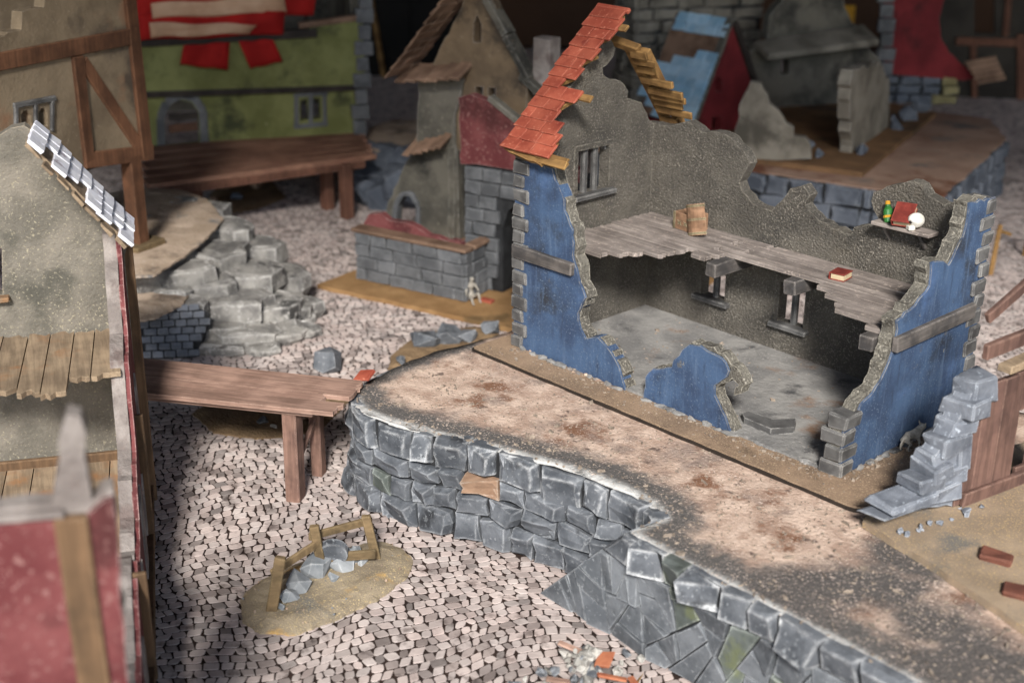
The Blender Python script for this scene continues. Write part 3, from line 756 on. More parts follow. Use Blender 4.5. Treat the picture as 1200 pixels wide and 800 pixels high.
    for a, b in (((735, 58), (771, 142)), ((752, 62), (808, 146))):
        p, q = SP.uv(*a), SP.uv(*b)
        mk('rafter', beam(SP.w(p[0], p[1], -.09), SP.w(p[0] + .02, q[1] + .25, -.09), .26, .16, up=SP.N), MT['batten'], house)
build_house()

# ------------------------------------------------------------------ small things on and around the blue house
RTH = Vector((RT.x, RT.y, 0)).normalized(); FWH = Vector((FW.x, FW.y, 0)).normalized()
def facing(p): return Pl(p, RTH)                       # upright plane through p, square to the view
def rotz(v, a): return Matrix.Rotation(a, 3, 'Z') @ v
MT['book_red'] = mat('red_leather', lin(98, 38, 32), lin(124, 52, 44), 4, edge=lin(190, 110, 95), er=.02, bump=.2, vary=0)
MT['page'] = mat('paper_pages', lin(190, 172, 140), lin(205, 188, 155), 6, bump=.1, vary=0)
MT['chest_wood'] = mat('chest_wood', lin(128, 98, 76), lin(158, 124, 98), 3, edge=lin(200, 165, 135), er=.02, bump=.3, grain=.4, vary=.05)
MT['chest_iron'] = mat('chest_iron', lin(92, 84, 64), lin(130, 118, 92), 4, edge=lin(200, 190, 160), er=.02, bump=.2, vary=.05)
MT['bone'] = mat('bone', lin(190, 186, 176), lin(225, 222, 214), 5, bump=.15, bs=20, vary=0)
MT['glass_green'] = mat('green_pottery', lin(36, 92, 40), lin(58, 125, 60), 5, rough=.4, bump=.1, spec=.5, vary=0)
MT['ochre'] = mat('ochre', lin(180, 132, 40), lin(214, 164, 60), 5, bump=.2, vary=.05)
MT['fur'] = mat('grey_fur', lin(138, 133, 124), lin(176, 170, 160), 7, lin(185, 180, 170), 40, .55, bump=.5, bs=50, bd=.01, vary=0)
Z2 = 4.805
def chest():
    b = px(808, 270, Z2); t = thing('treasure_chest', 'small open wooden chest with iron bands on the upper floor', 'chest', b)
    u = rotz(XA, math.radians(-6)); v = rotz(u, math.pi / 2); w, d, h = .62, .52, .40
    c = b + v * .12 + u * -.10
    for nm, cc, ex, ey in (('front_panel', c - v * (d / 2 - .02), u * (w / 2), v * .02), ('back_panel', c + v * (d / 2 - .02), u * (w / 2), v * .02), ('side_panel', c - u * (w / 2 - .02), u * .02, v * (d / 2 - .042)), ('side_panel', c + u * (w / 2 - .02), u * .02, v * (d / 2 - .042))):
        mk(nm, bev(box(cc + Z * (h / 2), ex, ey, Z * (h / 2)), .006), MT['chest_wood'], t)
    mk('bottom_panel', box(c + Z * .02, u * (w / 2 - .042), v * (d / 2 - .042), Z * .018), MT['dark'], t)
    for s in (-1, 1):
        mk('corner_band', bev(box(c - v * (d / 2) + u * s * (w / 2 - .03) + Z * (h / 2), u * .035, v * .012, Z * (h / 2 + .01)), .005), MT['chest_iron'], t)
        st = [(.085 * (1 if k % 2 else .35) * math.cos(k * math.pi / 4), .075 * (1 if k % 2 else .35) * math.sin(k * math.pi / 4)) for k in range(8)]
        mk('star_boss', prism(st, c - v * (d / 2 + .001) + u * s * .1 + Z * .17, u, Z, -v, 0, .015), MT['chest_iron'], t)
    # lid: half barrel leaning on the right of the box
    ax = (Z * .93 + u * -.30 + v * .12).normalized(); o = b + u * .40 + v * -.10
    sd = ax.cross(v).normalized(); fr = sd.cross(ax).normalized()
    if fr.dot(CAM - o) < 0: fr = -fr
    prof = [(-.27, 0), (.27, 0)] + [(.27 * math.cos(math.pi * k / 8), .20 * math.sin(math.pi * k / 8)) for k in range(1, 8)]
    mk('lid', prism(prof, o, sd, fr, ax, 0.0, .72), MT['chest_wood'], t)
    for k in (.02, .34, .65):
        pr = [(x * 1.05, y * 1.05 - .003) for x, y in prof]
        mk('lid_band', prism(pr, o, sd, fr, ax, k, k + .05), MT['chest_iron'], t)
chest()
def book(b, a, tilt, name, label):
    t = thing(name, label, 'book', b)
    u = rotz(XA, a); v = rotz(u, math.pi / 2); n = (Z + v * -tilt).normalized(); v2 = n.cross(u)
    w, d, h = (.17, .21, .055) if not tilt else (.20, .25, .06)
    if tilt: b = b + Z * (d * abs(v2.z) + .04)
    mk('back_cover', bev(box(b + n * .012, u * w, v2 * d, n * .012), .005), MT['book_red'], t)
    mk('front_cover', bev(box(b + n * (h * 2 + .036), u * w, v2 * d, n * .012), .005), MT['book_red'], t)
    mk('pages', box(b + n * (h + .024) + u * .01, u * (w - .025), v2 * (d - .02), n * h), MT['page'], t)
    mk('spine', bev(box(b + n * (h + .024) - u * w, u * .014, v2 * d, n * (h + .024)), .008), MT['book_red'], t)
book(px(985, 326, Z2), .15, 0, 'book', 'red closed book lying on the broken upper floorboards')
_sa, _sb = PB.uv(1033, 256), PB.uv(1101, 277); ZS = ZH + (_sa[1] + _sb[1]) / 2 + .06
def shelf_at(x):
    u = PB.uv(x, 262)[0]; return Vector((u, HD - HT - .22, ZS))
book(shelf_at(1066), .3, .8, 'book', 'red book leaning on the wall shelf between bottle and skull')
def bottle():
    b = shelf_at(1048); t = thing('bottle', 'green bottle with yellow neck leaning on the wall shelf', 'bottle', b)
    d = (Z + XA * -.35 + YA * .25).normalized()
    prof = [(0, .085), (.02, .10), (.26, .10), (.34, .055), (.38, .05)]
    V = []; Fc = []; s = d.orthogonal().normalized(); q = d.cross(s); n = 12
    for h, r in prof: V += [b + d * h + (s * math.cos(6.2832 * k / n) + q * math.sin(6.2832 * k / n)) * r for k in range(n)]
    for i in range(len(prof) - 1): Fc += [(i * n + k, i * n + (k + 1) % n, (i + 1) * n + (k + 1) % n, (i + 1) * n + k) for k in range(n)]
    Fc += [tuple(range(n)), tuple(range(n * (len(prof) - 1), n * len(prof)))]
    mk('body', (V, Fc), MT['glass_green'], t, smooth=False)
    mk('neck', tube(b + d * .375, b + d * .45, .055, .05), MT['ochre'], t); mk('band', tube(b + d * .10, b + d * .15, .105), MT['ochre'], t)
bottle()
def skull():
    b = shelf_at(1081) + YA * -.05; t = thing('skull', 'small white human skull on the wall shelf', 'skull', b)
    f = Vector((-.45, -.85, 0)).normalized(); s = f.cross(Z)
    bm = bmesh.new(); bmesh.ops.create_icosphere(bm, subdivisions=3, radius=1)
    for v in bm.verts:
        p = v.co.copy(); y, x, z = p.y, p.x, p.z
        if y < -.2 and z < -.1: z = z * .75; x *= .72; y *= .98
        if y < -.2 and z < -.45: x *= .8
        for ex in (-.38, .38):
            d = (Vector((x, y, z)) - Vector((ex * .85, -.9, -.12))).length
            if d < .3: y += .35 * (1 - d / .3)
        d = (Vector((x, y, z)) - Vector((0, -.95, -.42))).length
        if d < .16: y += .18
        q = s * -x * .145 + f * -y * .18 + Z * (z * .16 + .20); v.co = q + b
    bm.verts.index_update()
    vf = [v.co.copy() for v in bm.verts], [tuple(v.index for v in fc.verts) for fc in bm.faces]; bm.free()
    mk('cranium', vf, MT['bone'], t, smooth=True)
    mk('jaw', block(b + f * .10 + Z * .055, s * .075, f * .075, Z * .053, .02, .0), MT['bone'], t)
    for e in (-1, 1): mk('eye_socket', rock(b + f * .158 + s * .052 * e + Z * .18, .035, .035, .035, 14), MT['dark'], t)
skull()
def loose_slab():
    P = [px(x, y, ZH + .14).to_2d() for x, y in [(869, 487), (876, 484), (905, 494), (933, 493), (931, 503), (903, 505), (872, 492)]]
    o = mk('stone_slab', prism([tuple(p) for p in P], Vector((0, 0, 0)), XA, YA, Z, ZH + .05, ZH + .20), MT['quoin'])
    tag(o, 'flat grey broken slab lying on the floor behind the blue wall chunk', 'slab')
loose_slab()
def rubble_block(x, y, z, s, label, m='stone_tan'):
    o = mk('rubble_stone', rock(px(x, y, z) + Z * s * .5, s, s * .8, s * .6, 12), MT[m], base=True); tag(o, label, 'stone', None); return o
def dog():
    b = px(1066, 526, ZH); u = (px(1090, 515, ZH) - px(1060, 527, ZH)).normalized(); s = Z.cross(u)
    k = 1.0
    P = lambda a, c, h: b + u * a * k + s * c * k + Z * h * k
    pts = [P(-.16, 0, .30), P(-.02, 0, .31), P(.13, 0, .32), P(.22, 0, .38), P(.30, -.02, .43), P(.38, -.03, .39),      # spine to muzzle
           P(-.19, .06, .22), P(-.15, .065, .15), P(-.22, .065, .09), P(-.20, .065, .01), P(-.17, .065, .01),
           P(-.15, -.06, .22), P(-.08, -.065, .15), P(-.14, -.065, .09), P(-.11, -.065, .01), P(-.08, -.065, .01),
           P(.13, .06, .22), P(.11, .065, .12), P(.13, .065, .01), P(.16, .065, .01),
           P(.16, -.06, .22), P(.19, -.065, .12), P(.20, -.065, .01), P(.23, -.065, .01),
           P(-.22, 0, .30), P(-.28, 0, .22), P(-.32, 0, .17),
           P(.28, .05, .48), P(.275, .07, .53), P(.28, -.08, .48), P(.275, -.10, .53)]
    E = [(0, 1), (1, 2), (2, 3), (3, 4), (4, 5), (0, 6), (6, 7), (7, 8), (8, 9), (9, 10), (0, 11), (11, 12), (12, 13), (13, 14), (14, 15), (2, 16), (16, 17), (17, 18), (18, 19), (2, 20), (20, 21), (21, 22), (22, 23), (0, 24), (24, 25), (25, 26), (4, 27), (27, 28), (4, 29), (29, 30)]
    rd = [.075, .07, .095, .06, .058, .034, .05, .032, .02, .016, .014, .05, .032, .02, .016, .014, .04, .024, .017, .014, .04, .024, .017, .014, .03, .018, .012, .02, .01, .02, .01]
    o = skin('dog', pts, E, [r * k for r in rd], MT['fur'], None, 2, 1)
    tag(o, 'small grey dog standing by the blue end wall looking away', 'dog')
dog()
for x, y, s in ((672, 438, .07), (686, 440, .06), (713, 456, .06), (655, 432, .05), (622, 412, .06)):
    o = mk('gravel_stone', rock(px(x, y, ZH) + Z * s * .4, s, s * .8, s * .6, 10), MT['stone_tan'], base=True); tag(o, 'tiny tan stone lying on the sandy board below the blue facade', 'stone', 'tan stones below the blue facade')

# ------------------------------------------------------------------ helpers for traced buildings
def pbeam(pl, a, b, w, name, m, parent, front=.06, depth=.14, jit=.015):
    """timber laid along a pixel line on a plane"""
    A, B = pl.uv(*a), pl.uv(*b); u = Vector((B[0] - A[0], B[1] - A[1])); L = u.length; u.normalize()
    U = pl.U * u.x + pl.V * u.y; S = pl.N.cross(U)
    return mk(name, block((pl.w(*A) + pl.w(*B)) / 2 + pl.N * (front - depth / 2), U * (L / 2), S * (w / 2), pl.N * (depth / 2), .02, jit), m, parent)
def pslab(pl, pxs, t, name, m, parent, holes=(), front=0.0, keep=(), amp=.05, step=.25):
    return mk(name, slab(pl, frac(pl.tr(pxs), amp, step, keep), t, [pl.tr(h) for h in holes], front), m, parent)
def mound(name, poly, z, h, m, parent, step=.12, edge=.35, ampn=.03):
    pts = []; xs = [p[0] for p in poly]; ys = [p[1] for p in poly]
    x = min(xs)
    while x < max(xs):
        y = min(ys)
        while y < max(ys):
            q = (x + R(-.3, .3) * step, y + R(-.3, .3) * step)
            if inside(q, poly) and min(seg_d(Vector(q), Vector(poly[k]), Vector(poly[k - 1])) for k in range(len(poly))) > step * .4: pts.append(q)
            y += step
        x += step
    v, f = prism(frac(poly, .03, .12), Vector((0, 0, 0)), XA, YA, Z, z + .03, z - .02, pts=pts); o = []
    for p in v:
        q = p.copy()
        if p.z > z:
            d = min(seg_d(Vector((p.x, p.y)), Vector(poly[k]), Vector(poly[k - 1])) for k in range(len(poly)))
            q.z += h * min(1, d / edge) ** .7 + ampn * noise.noise(p * 4) * min(1, d / .1)
        o.append(q)
    ob = mk(name, (o, f), m, parent)
    return ob
def find_dir(P, a, b):
    """horizontal direction through P along which pixels a and b are at one height"""
    best = None
    for k in range(-80, 81):
        U = rotz(RTH, math.radians(k)); pl = Pl(P, U)
        e = abs(pl.uv(*a)[1] - pl.uv(*b)[1])
        if best is None or e < best[0]: best = (e, U)
    return best[1]

# ------------------------------------------------------------------ trestle walkway
def walkway():
    z = 2.38; A, B, C, D = px(90, 412, z), px(428, 447, z), px(402, 483, z), px(90, 452, z)
    t = thing('wooden_walkway', 'brown plank walkway on trestle legs reaching the terrace from the red ruin', 'walkway', px(348, 586, 0))
    n = 4; w = (A - D).length / n; end = (0, .0, -.55, -.1)
    U = (B - A).normalized()
    for i in range(n):
        k = (i + .5) / n; a, b = A.lerp(D, k), B.lerp(C, k)
        mk('deck_plank', plank(a + Z * R(-.01, .01), b + U * end[i], w - .012, .10, jag=.18, n=5), MT['wood_bridge'], t)
    for k in (.15, .85): mk('deck_joist', beam(A.lerp(D, k) - Z * .19 + U * .1, B.lerp(C, k) - Z * .19 - U * .75, .16, .17), MT['wood_bridge'], t)
    f, g = px(347, 584, 0), px(374, 555, 0)
    for p, top, w_ in ((f, (345, 482), .40), (g, (372, 488), .30)):
        mk('leg', beam(p, p + Z * (z - .28), w_, w_ * .8, up=U, r=.025), MT['wood_post'], t)
    mk('cap_beam', beam(f + Z * (z - .2) + (f - g) * .15, g + Z * (z - .2) - (f - g) * .1, .2, .16), MT['wood_post'], t)
    mk('brace', beam(f.lerp(g, .1) + Z * .75, g.lerp(f, .05) + Z * 1.45, .10, .10), MT['wood_post'], t)
walkway()
o = mk('roof_tile', block(px(427, 440, 2.42), Vector((.15, .08, .03)), Vector((-.08, .16, .05)), Vector((0, -.02, .03)), .012, .01), MT['tile_red']); tag(o, 'single red roof tile lying where the walkway meets the terrace', 'tile')

# ------------------------------------------------------------------ broken fence on its oval base
MT['sand_oval'] = mat('gritty_sand', lin(138, 126, 108), lin(164, 150, 128), 1.2, lin(206, 184, 140), 26, .55, bump=.8, bs=34, bd=.03, vary=0, stains=[(lin(190, 155, 100), 1.5, .58, .7), (lin(120, 118, 112), .8, .55, .7)])
MT['rubble_pale'] = mat('pale_grey_stone', lin(112, 118, 124), lin(146, 150, 154), 2, edge=lin(205, 208, 210), er=.06, bump=.4, bs=7, vary=.1)
def fence():
    poly = [tuple(px(x, y, 0).to_2d()) for x, y in [(281, 705), (284, 730), (305, 743), (345, 745), (400, 725), (452, 698), (478, 676), (484, 658), (470, 643), (440, 636), (380, 650), (330, 668), (296, 688)]]
    t = thing('broken_fence', 'broken wooden fence with grey stones on an oval sandy base', 'fence', px(380, 690, 0))
    mound('oval_base', poly, .0, .13, MT['sand_oval'], t)
    zb = .12
    def post(b, top, w):
        p = px(*b, zb); pl = facing(p); q = pl.w(*pl.uv(*top)); return mk('post', beam(p - (q - p).normalized() * .1, q, w, w * .7, up=FWH), MT['wood_olive'], t)
    post((318, 716), (329, 652), .20); post((379, 671), (368, 616), .18); post((441, 655), (428, 604), .18)
    def rail(a, b, za, zb_, w=.17):
        pa, pb = px(*a, za), px(*b, zb_); mk('rail', beam(pa, pb, .08, w), MT['wood_olive'], t)
    rail((362, 628), (436, 609), .85, .85, .18); rail((318, 672), (372, 636), .62, .78, .17); rail((360, 655), (440, 649), .42, .42, .2)
    for x, y, s in ((352, 686, .34), (372, 670, .36), (402, 662, .36), (416, 655, .24), (340, 702, .2), (390, 678, .14), (425, 660, .12), (330, 712, .1)):
        mk('stone', rock(px(x, y, .15) + Z * s * .3, s, s * .75, s * .8, 16, box_=3), MT['rubble_pale'], t)
    c = px(391, 646, .55); a = (FWH + Z * .3).normalized()
    mk('millstone', tube(c - a * .08, c + a * .08, .28, n=18), MT['stone'], t)
    for k in range(40):
        q = poly[0]
        while True:
            q = (R(min(p[0] for p in poly), max(p[0] for p in poly)), R(min(p[1] for p in poly), max(p[1] for p in poly)))
            if inside(q, poly): break
        s = R(.02, .045); mk('pebble', rock((q[0], q[1], .15), s, s, s, 8), MT['stone_tan'] if R(0, 1) < .6 else MT['stone'], t)
fence()

# ------------------------------------------------------------------ rubble heap at the foot of the slope
MT['rubble_white'] = mat('pale_rubble', lin(118, 116, 112), lin(172, 169, 163), 3, edge=lin(215, 212, 206), er=.03, bump=.4, vary=.25)
MT['orange_tile'] = mat('orange_shard', lin(140, 80, 58), lin(164, 104, 76), 3, edge=lin(196, 150, 122), er=.02, bump=.3)
def heap():
    c = px(688, 800, 0); t = thing('rubble_heap', 'pale rubble heap with splintered planks and orange shards on the cobbles', 'rubble', c)
    for k in range(75):
        a = R(0, 6.28); d = abs(random.gauss(0, .48)); p = c + Vector((math.cos(a) * d * 1.15, math.sin(a) * d * 1.15, 0)); s = R(.06, .15)
        mk('stone', rock(p + Z * (max(0, .62 - d * .6) * R(.3, 1) + s * .4), s, s * .85, s * .8, 12), MT['rubble_white'] if R(0, 1) < .8 else MT['stone'], t)
    for a, b in (((655, 752), (695, 770)), ((700, 790), (735, 796)), ((640, 795), (668, 800)), ((738, 792), (755, 815))):
        p, q = px(*a, .5), px(*b, .42); mk('splinter', beam(p, q, .12, .05), MT['orange_tile'] if a[0] > 690 else MT['wood_bridge'], t)
    mk('shard', block(px(708, 772, .48), Vector((.14, .05, .05)), Vector((-.05, .11, .06)), Z * .03, .01, .02), MT['orange_tile'], t)
    mk('shard', block(px(747, 798, .35), Vector((.06, .02, .1)), Vector((-.03, .10, .03)), Vector((.02, -.01, .03)), .01, .01), MT['ochre'], t)
heap()

# ------------------------------------------------------------------ scatter base under the walkway and stones behind the terrace
MT['sand_brown'] = mat('brown_sand', lin(118, 98, 76), lin(146, 122, 94), 1.2, lin(176, 150, 108), 12, .6, bump=.9, bs=14, bd=.07, vary=0)
def scatter(name, label, outline, stones, m, h=.10):
    poly = [tuple(px(x, y, 0).to_2d()) for x, y in outline]; c = sum((Vector(p) for p in poly), Vector((0, 0))) / len(poly)
    t = thing(name, label, 'rubble', (c.x, c.y, 0)); mound('base', poly, 0, h, m, t, step=.2)
    for x, y, s, mm in stones: mk('stone', rock(px(x, y, h) + Z * s * .35, s, s * .75, s * .7, 14), MT[mm], t)
scatter('rubble_patch', 'low sandy rubble patch in the shadow under the plank walkway', [(225, 486), (250, 508), (300, 515), (345, 512), (380, 500), (410, 470), (390, 452), (330, 448), (260, 462)],
        [(308, 497, .2, 'stone'), (320, 502, .12, 'rubble_white'), (355, 490, .25, 'stone_tan')], MT['sand_brown'])
scatter('rubble_patch', 'grey boulders on a sandy patch behind the terrace tip', [(455, 436), (480, 428), (520, 424), (560, 412), (590, 396), (560, 384), (515, 388), (480, 400), (458, 418)],
        [(498, 404, .50, 'stone'), (524, 400, .55, 'stone'), (545, 398, .45, 'stone'), (575, 388, .38, 'stone'), (470, 425, .2, 'stone')], MT['sand_brown'])
o = mk('boulder', rock(px(385, 432, 0) + Z * .25, .6, .45, .35, 16), MT['stone'], base=True); tag(o, 'lone grey boulder on the cobbles beyond the plank walkway', 'stone')
o = mk('boulder', rock(px(590, 150, 0), .1, .1, .1, 8), MT['stone'], base=True); bpy.data.objects.remove(o)

# ------------------------------------------------------------------ red ruin on the left
MT['plaster_olive'] = mat('olive_grey_plaster', lin(102, 98, 90), lin(128, 122, 112), .9, lin(168, 160, 138), 18, .57, edge=lin(178, 165, 145), er=.05, bump=.6, bs=13, bd=.06, stains=[(lin(84, 82, 75), .6, .52, .72)], vary=0)
MT['plaster_red'] = mat('red_plaster', lin(98, 48, 50), lin(122, 70, 70), .8, lin(146, 108, 104), 10, .56, edge=lin(190, 165, 160), er=.04, bump=.4, bs=10, bd=.04, stains=[(lin(80, 44, 44), .6, .52, .68)], vary=0)
MT['tile_white'] = mat('pale_lilac_tile', lin(228, 230, 242), lin(240, 241, 248), 2, edge=lin(240, 240, 245), er=.03, bump=.3, vary=.06, stains=[(lin(170, 160, 170), 2.0, .6, .7)])
MT['plaster_pale'] = mat('broken_plaster_edge', lin(118, 110, 106), lin(150, 142, 137), 1.5, bump=.7, bs=10, bd=.06, vary=.05, stains=[(lin(110, 98, 94), 1.2, .52, .66)])
MT['board_tan'] = mat('tan_floorboard', lin(134, 116, 96), lin(160, 140, 116), 1.2, edge=lin(190, 168, 142), er=.03, ea=.6, bump=.4, grain=math.atan2(-.4, .918), stains=[(lin(148, 108, 74), .6, .55, .68)])
MT['timber_orange'] = mat('orange_brown_timber', lin(94, 74, 56), lin(120, 94, 70), 1.0, edge=lin(150, 124, 98), er=.04, bump=.35, grain='z')
CR = px(173, 590, 0)
_d = (CAM - CR); DR = rotz(Vector((_d.x, _d.y, 0)).normalized(), math.radians(-2.6)); WR = Vector((DR.y, -DR.x, 0))
if WR.dot(RTH) > 0: WR = -WR
def red_house():
    t = thing('red_ruin', 'ruined red plaster house with pale tile roof edge and open grey interior', 'house', CR)
    PBk = Pl(CR, WR)                                  # inner face of the back gable
    gab = [(-70, 575), (-70, 190), (0, 158), (12, 150), (28, 147), (48, 160), (150, 272), (146, 300), (172, 592)]
    pslab(PBk, gab, .3, 'back_wall', MT['plaster_olive'], t, holes=[[(-48, 285), (2, 291), (3, 345), (-48, 350)]], keep=(0, 5, 7, 8))
    A, B = PBk.uv(-50, 352), PBk.uv(12, 349)
    mk('window_sill', block((PBk.w(*A) + PBk.w(*B)) / 2 + PBk.N * .08, PBk.U * (abs(B[0] - A[0]) / 2), Z * .05, PBk.N * .12, .02, .01), MT['board_tan'], t)
    # upper floor and ground floor boards run from the gable towards the camera side
    v2 = PBk.uv(70, 388)[1]
    for z, xs, ys, nm in ((v2, [-60, -28, 4, 34, 60, 88, 112, 145], [452, 450, 458, 460, 462, 444, 440, 440], 'floor_board'), (PBk.uv(70, 543)[1], [-60, -25, 8, 40, 70, 100, 130, 160], [800] * 7, 'ground_board')):
        for k in range(len(xs) - 1):
            yy = 390 if nm == 'floor_board' else 545; a0, a1 = PBk.uv(xs[k], yy)[0], PBk.uv(xs[k + 1], yy)[0]; um = (a0 + a1) / 2
            if nm == 'floor_board': L = max(.5, (px((xs[k] + xs[k + 1]) / 2, ys[k], z) - PBk.w(um, z)).dot(DR))
            else: L = 12.5
            p = PBk.w(um, z); mk(nm, plank(p + DR * .01, p + DR * L, abs(a1 - a0) - .025, .10, jag=.2 if L < 8 else .05, n=5), MT['board_tan'], t)
    for k in (.25, .75):
        a = PBk.w(PBk.uv(-60 + 190 * k, 500)[0], v2 - .22); mk('joist', beam(a, a + DR * .8, .2, .22), MT['board_tan'], t)
    zg = PBk.uv(70, 543)[1]; ua, ub = PBk.uv(-60, 540)[0], PBk.uv(150, 540)[0]; mk('skirting', beam(PBk.w(ua, zg + .1, .06), PBk.w(ub, zg + .1, .06), .10, .22), MT['timber_orange'], t)
    # right wall, almost edge-on, broken down towards the street
    PRt = Pl(CR - WR * .02, DR); PRt.N = -WR
    eave = PBk.uv(146, 272)[1]
    prof = [(-.3, 0), (-.3, eave), (.25, eave), (.45, eave - .5), (.9, eave - .8), (1.3, eave - 1.7), (2.2, eave - 1.9), (2.8, 2.6), (3.7, 2.4), (4.2, 1.9), (5.5, 1.7), (6.2, 2.2), (7.1, 2.0), (7.8, 1.4), (9, 1.3), (9.6, 1.9), (10.6, 2.3), (11.2, 3.3), (11.8, 3.6), (12.3, 4.4), (13, 4.6), (13, 0)]
    mk('side_wall', prism(frac(prof, .07, .22, keep=(0, 20, 21)), PRt.O, PRt.U, PRt.V, PRt.N, 0, -.10), MT['plaster_red'], t)
    pc = [(a, b + (.06 if 1 < i < 20 else 0)) for i, (a, b) in enumerate(prof)]
    mk('side_wall_core', prism(frac(pc, .08, .2, keep=(0, 20, 21)), PRt.O, PRt.U, PRt.V, PRt.N, -.09, -.34), MT['plaster_pale'], t)
    for a, b, w in (((-.15, 0), (-.15, eave), .3), ((2.0, .1), (2.0, 3.0), .24), ((6.6, .1), (6.6, 2.2), .24), ((9.8, .1), (9.8, 2.0), .26)):
        p, q = PRt.w(a[0], a[1], .04), PRt.w(b[0], b[1], .04); mk('wall_timber', beam(p, q, .10, w, up=PRt.N), MT['timber_orange'], t)
    mk('wall_timber', beam(PRt.w(-.2, .2, .06), PRt.w(13, .2, .06), .14, .36), MT['timber_orange'], t)
    # pale tile strip over the gable
    e, tp = PBk.uv(150, 268), PBk.uv(36, 150); U2 = Vector((tp[0] - e[0], tp[1] - e[1])); L = U2.length; U2.normalize()
    SU = PBk.U * U2.x + PBk.V * U2.y; NN = SU.cross(DR).normalized()
    if NN.z < 0: NN = -NN
    n = 9; E0 = PBk.w(*e)
    rf = mk('roof', box(E0 + SU * (L / 2) + DR * .45 + NN * .03, SU * (L / 2), DR * .8, NN * .03, .02), MT['board_tan'], t)
    for k in range(n):
        for j in range(4):
            if (j == 3 and k in (1, 4, 5, 7)) or (j == 2 and k in (4, 7)): continue
            cc = E0 + SU * ((k + .5) * L / n) + DR * (-.16 + j * .46 + R(-.03, .03)) + NN * (.11)
            mk('roof_tile', block(cc, (SU - NN * .12).normalized() * (L / n * .58), DR * .225, NN * .03, .012, .015), MT['tile_white'], rf)
    for k in range(7):
        cc = E0 + SU * ((k + .5) * L / 7) + DR * R(1.2, 1.5) + NN * .02
        mk('roof_lath', block(cc, SU * R(.1, .2), DR * .16, NN * .03, .01, .02), MT['board_tan'], rf)
    # near wall
    for a, b, c, d in ((.5, 1.2, .5, 3.2), (1.6, 2.3, .4, 1.6), (3.0, 3.8, .3, 2.0), (5.0, 5.6, .4, 1.5), (7.0, 7.8, .2, 1.3), (9.2, 9.7, .3, 1.4)):
        mk('bare_patch', prism(frac([(a, c), (b, c + .1), (b - .1, d), ((a + b) / 2, d + .2), (a + .1, d - .2)], .06, .15), PRt.O, PRt.U, PRt.V, PRt.N, -.01, .035), MT['plaster_pale'], t)
    PN = Pl(CR + DR * 13, WR)
    out = [(-60, 604), (0, 600), (60, 594), (64, 565), (68, 520), (78, 488), (94, 492), (102, 555), (108, 590), (120, 578), (132, 574), (138, 610), (141, 680), (150, 830)]
    uv = PN.tr(out); uv = uv + [(uv[-1][0], 0), (uv[0][0], 0)]
    mk('front_wall', prism(frac([(a, b - (.05 if i < 13 else 0)) for i, (a, b) in enumerate(PN.tr([(-60, 610), (0, 606), (60, 602), (90, 604), (101, 600), (108, 592), (120, 582), (132, 578), (137, 612), (140, 680), (149, 830)]) + uv[-2:])], .03, .2, keep=(10, 11, 12)), PN.O, PN.U, PN.V, PN.N, 0, -.08), MT['plaster_red'], t)
    mk('front_wall_core', prism(frac(uv, .04, .2, keep=(13, 14, 15)), PN.O, PN.U, PN.V, PN.N, -.07, -.34), MT['plaster_pale'], t)
    pbeam(PN, (84, 606), (114, 830), .34, 'corner_timber', MT['timber_orange'], t)
    pbeam(PN, (-60, 612), (74, 602), .10, 'top_timber', MT['plaster_pale'], t)
red_house()

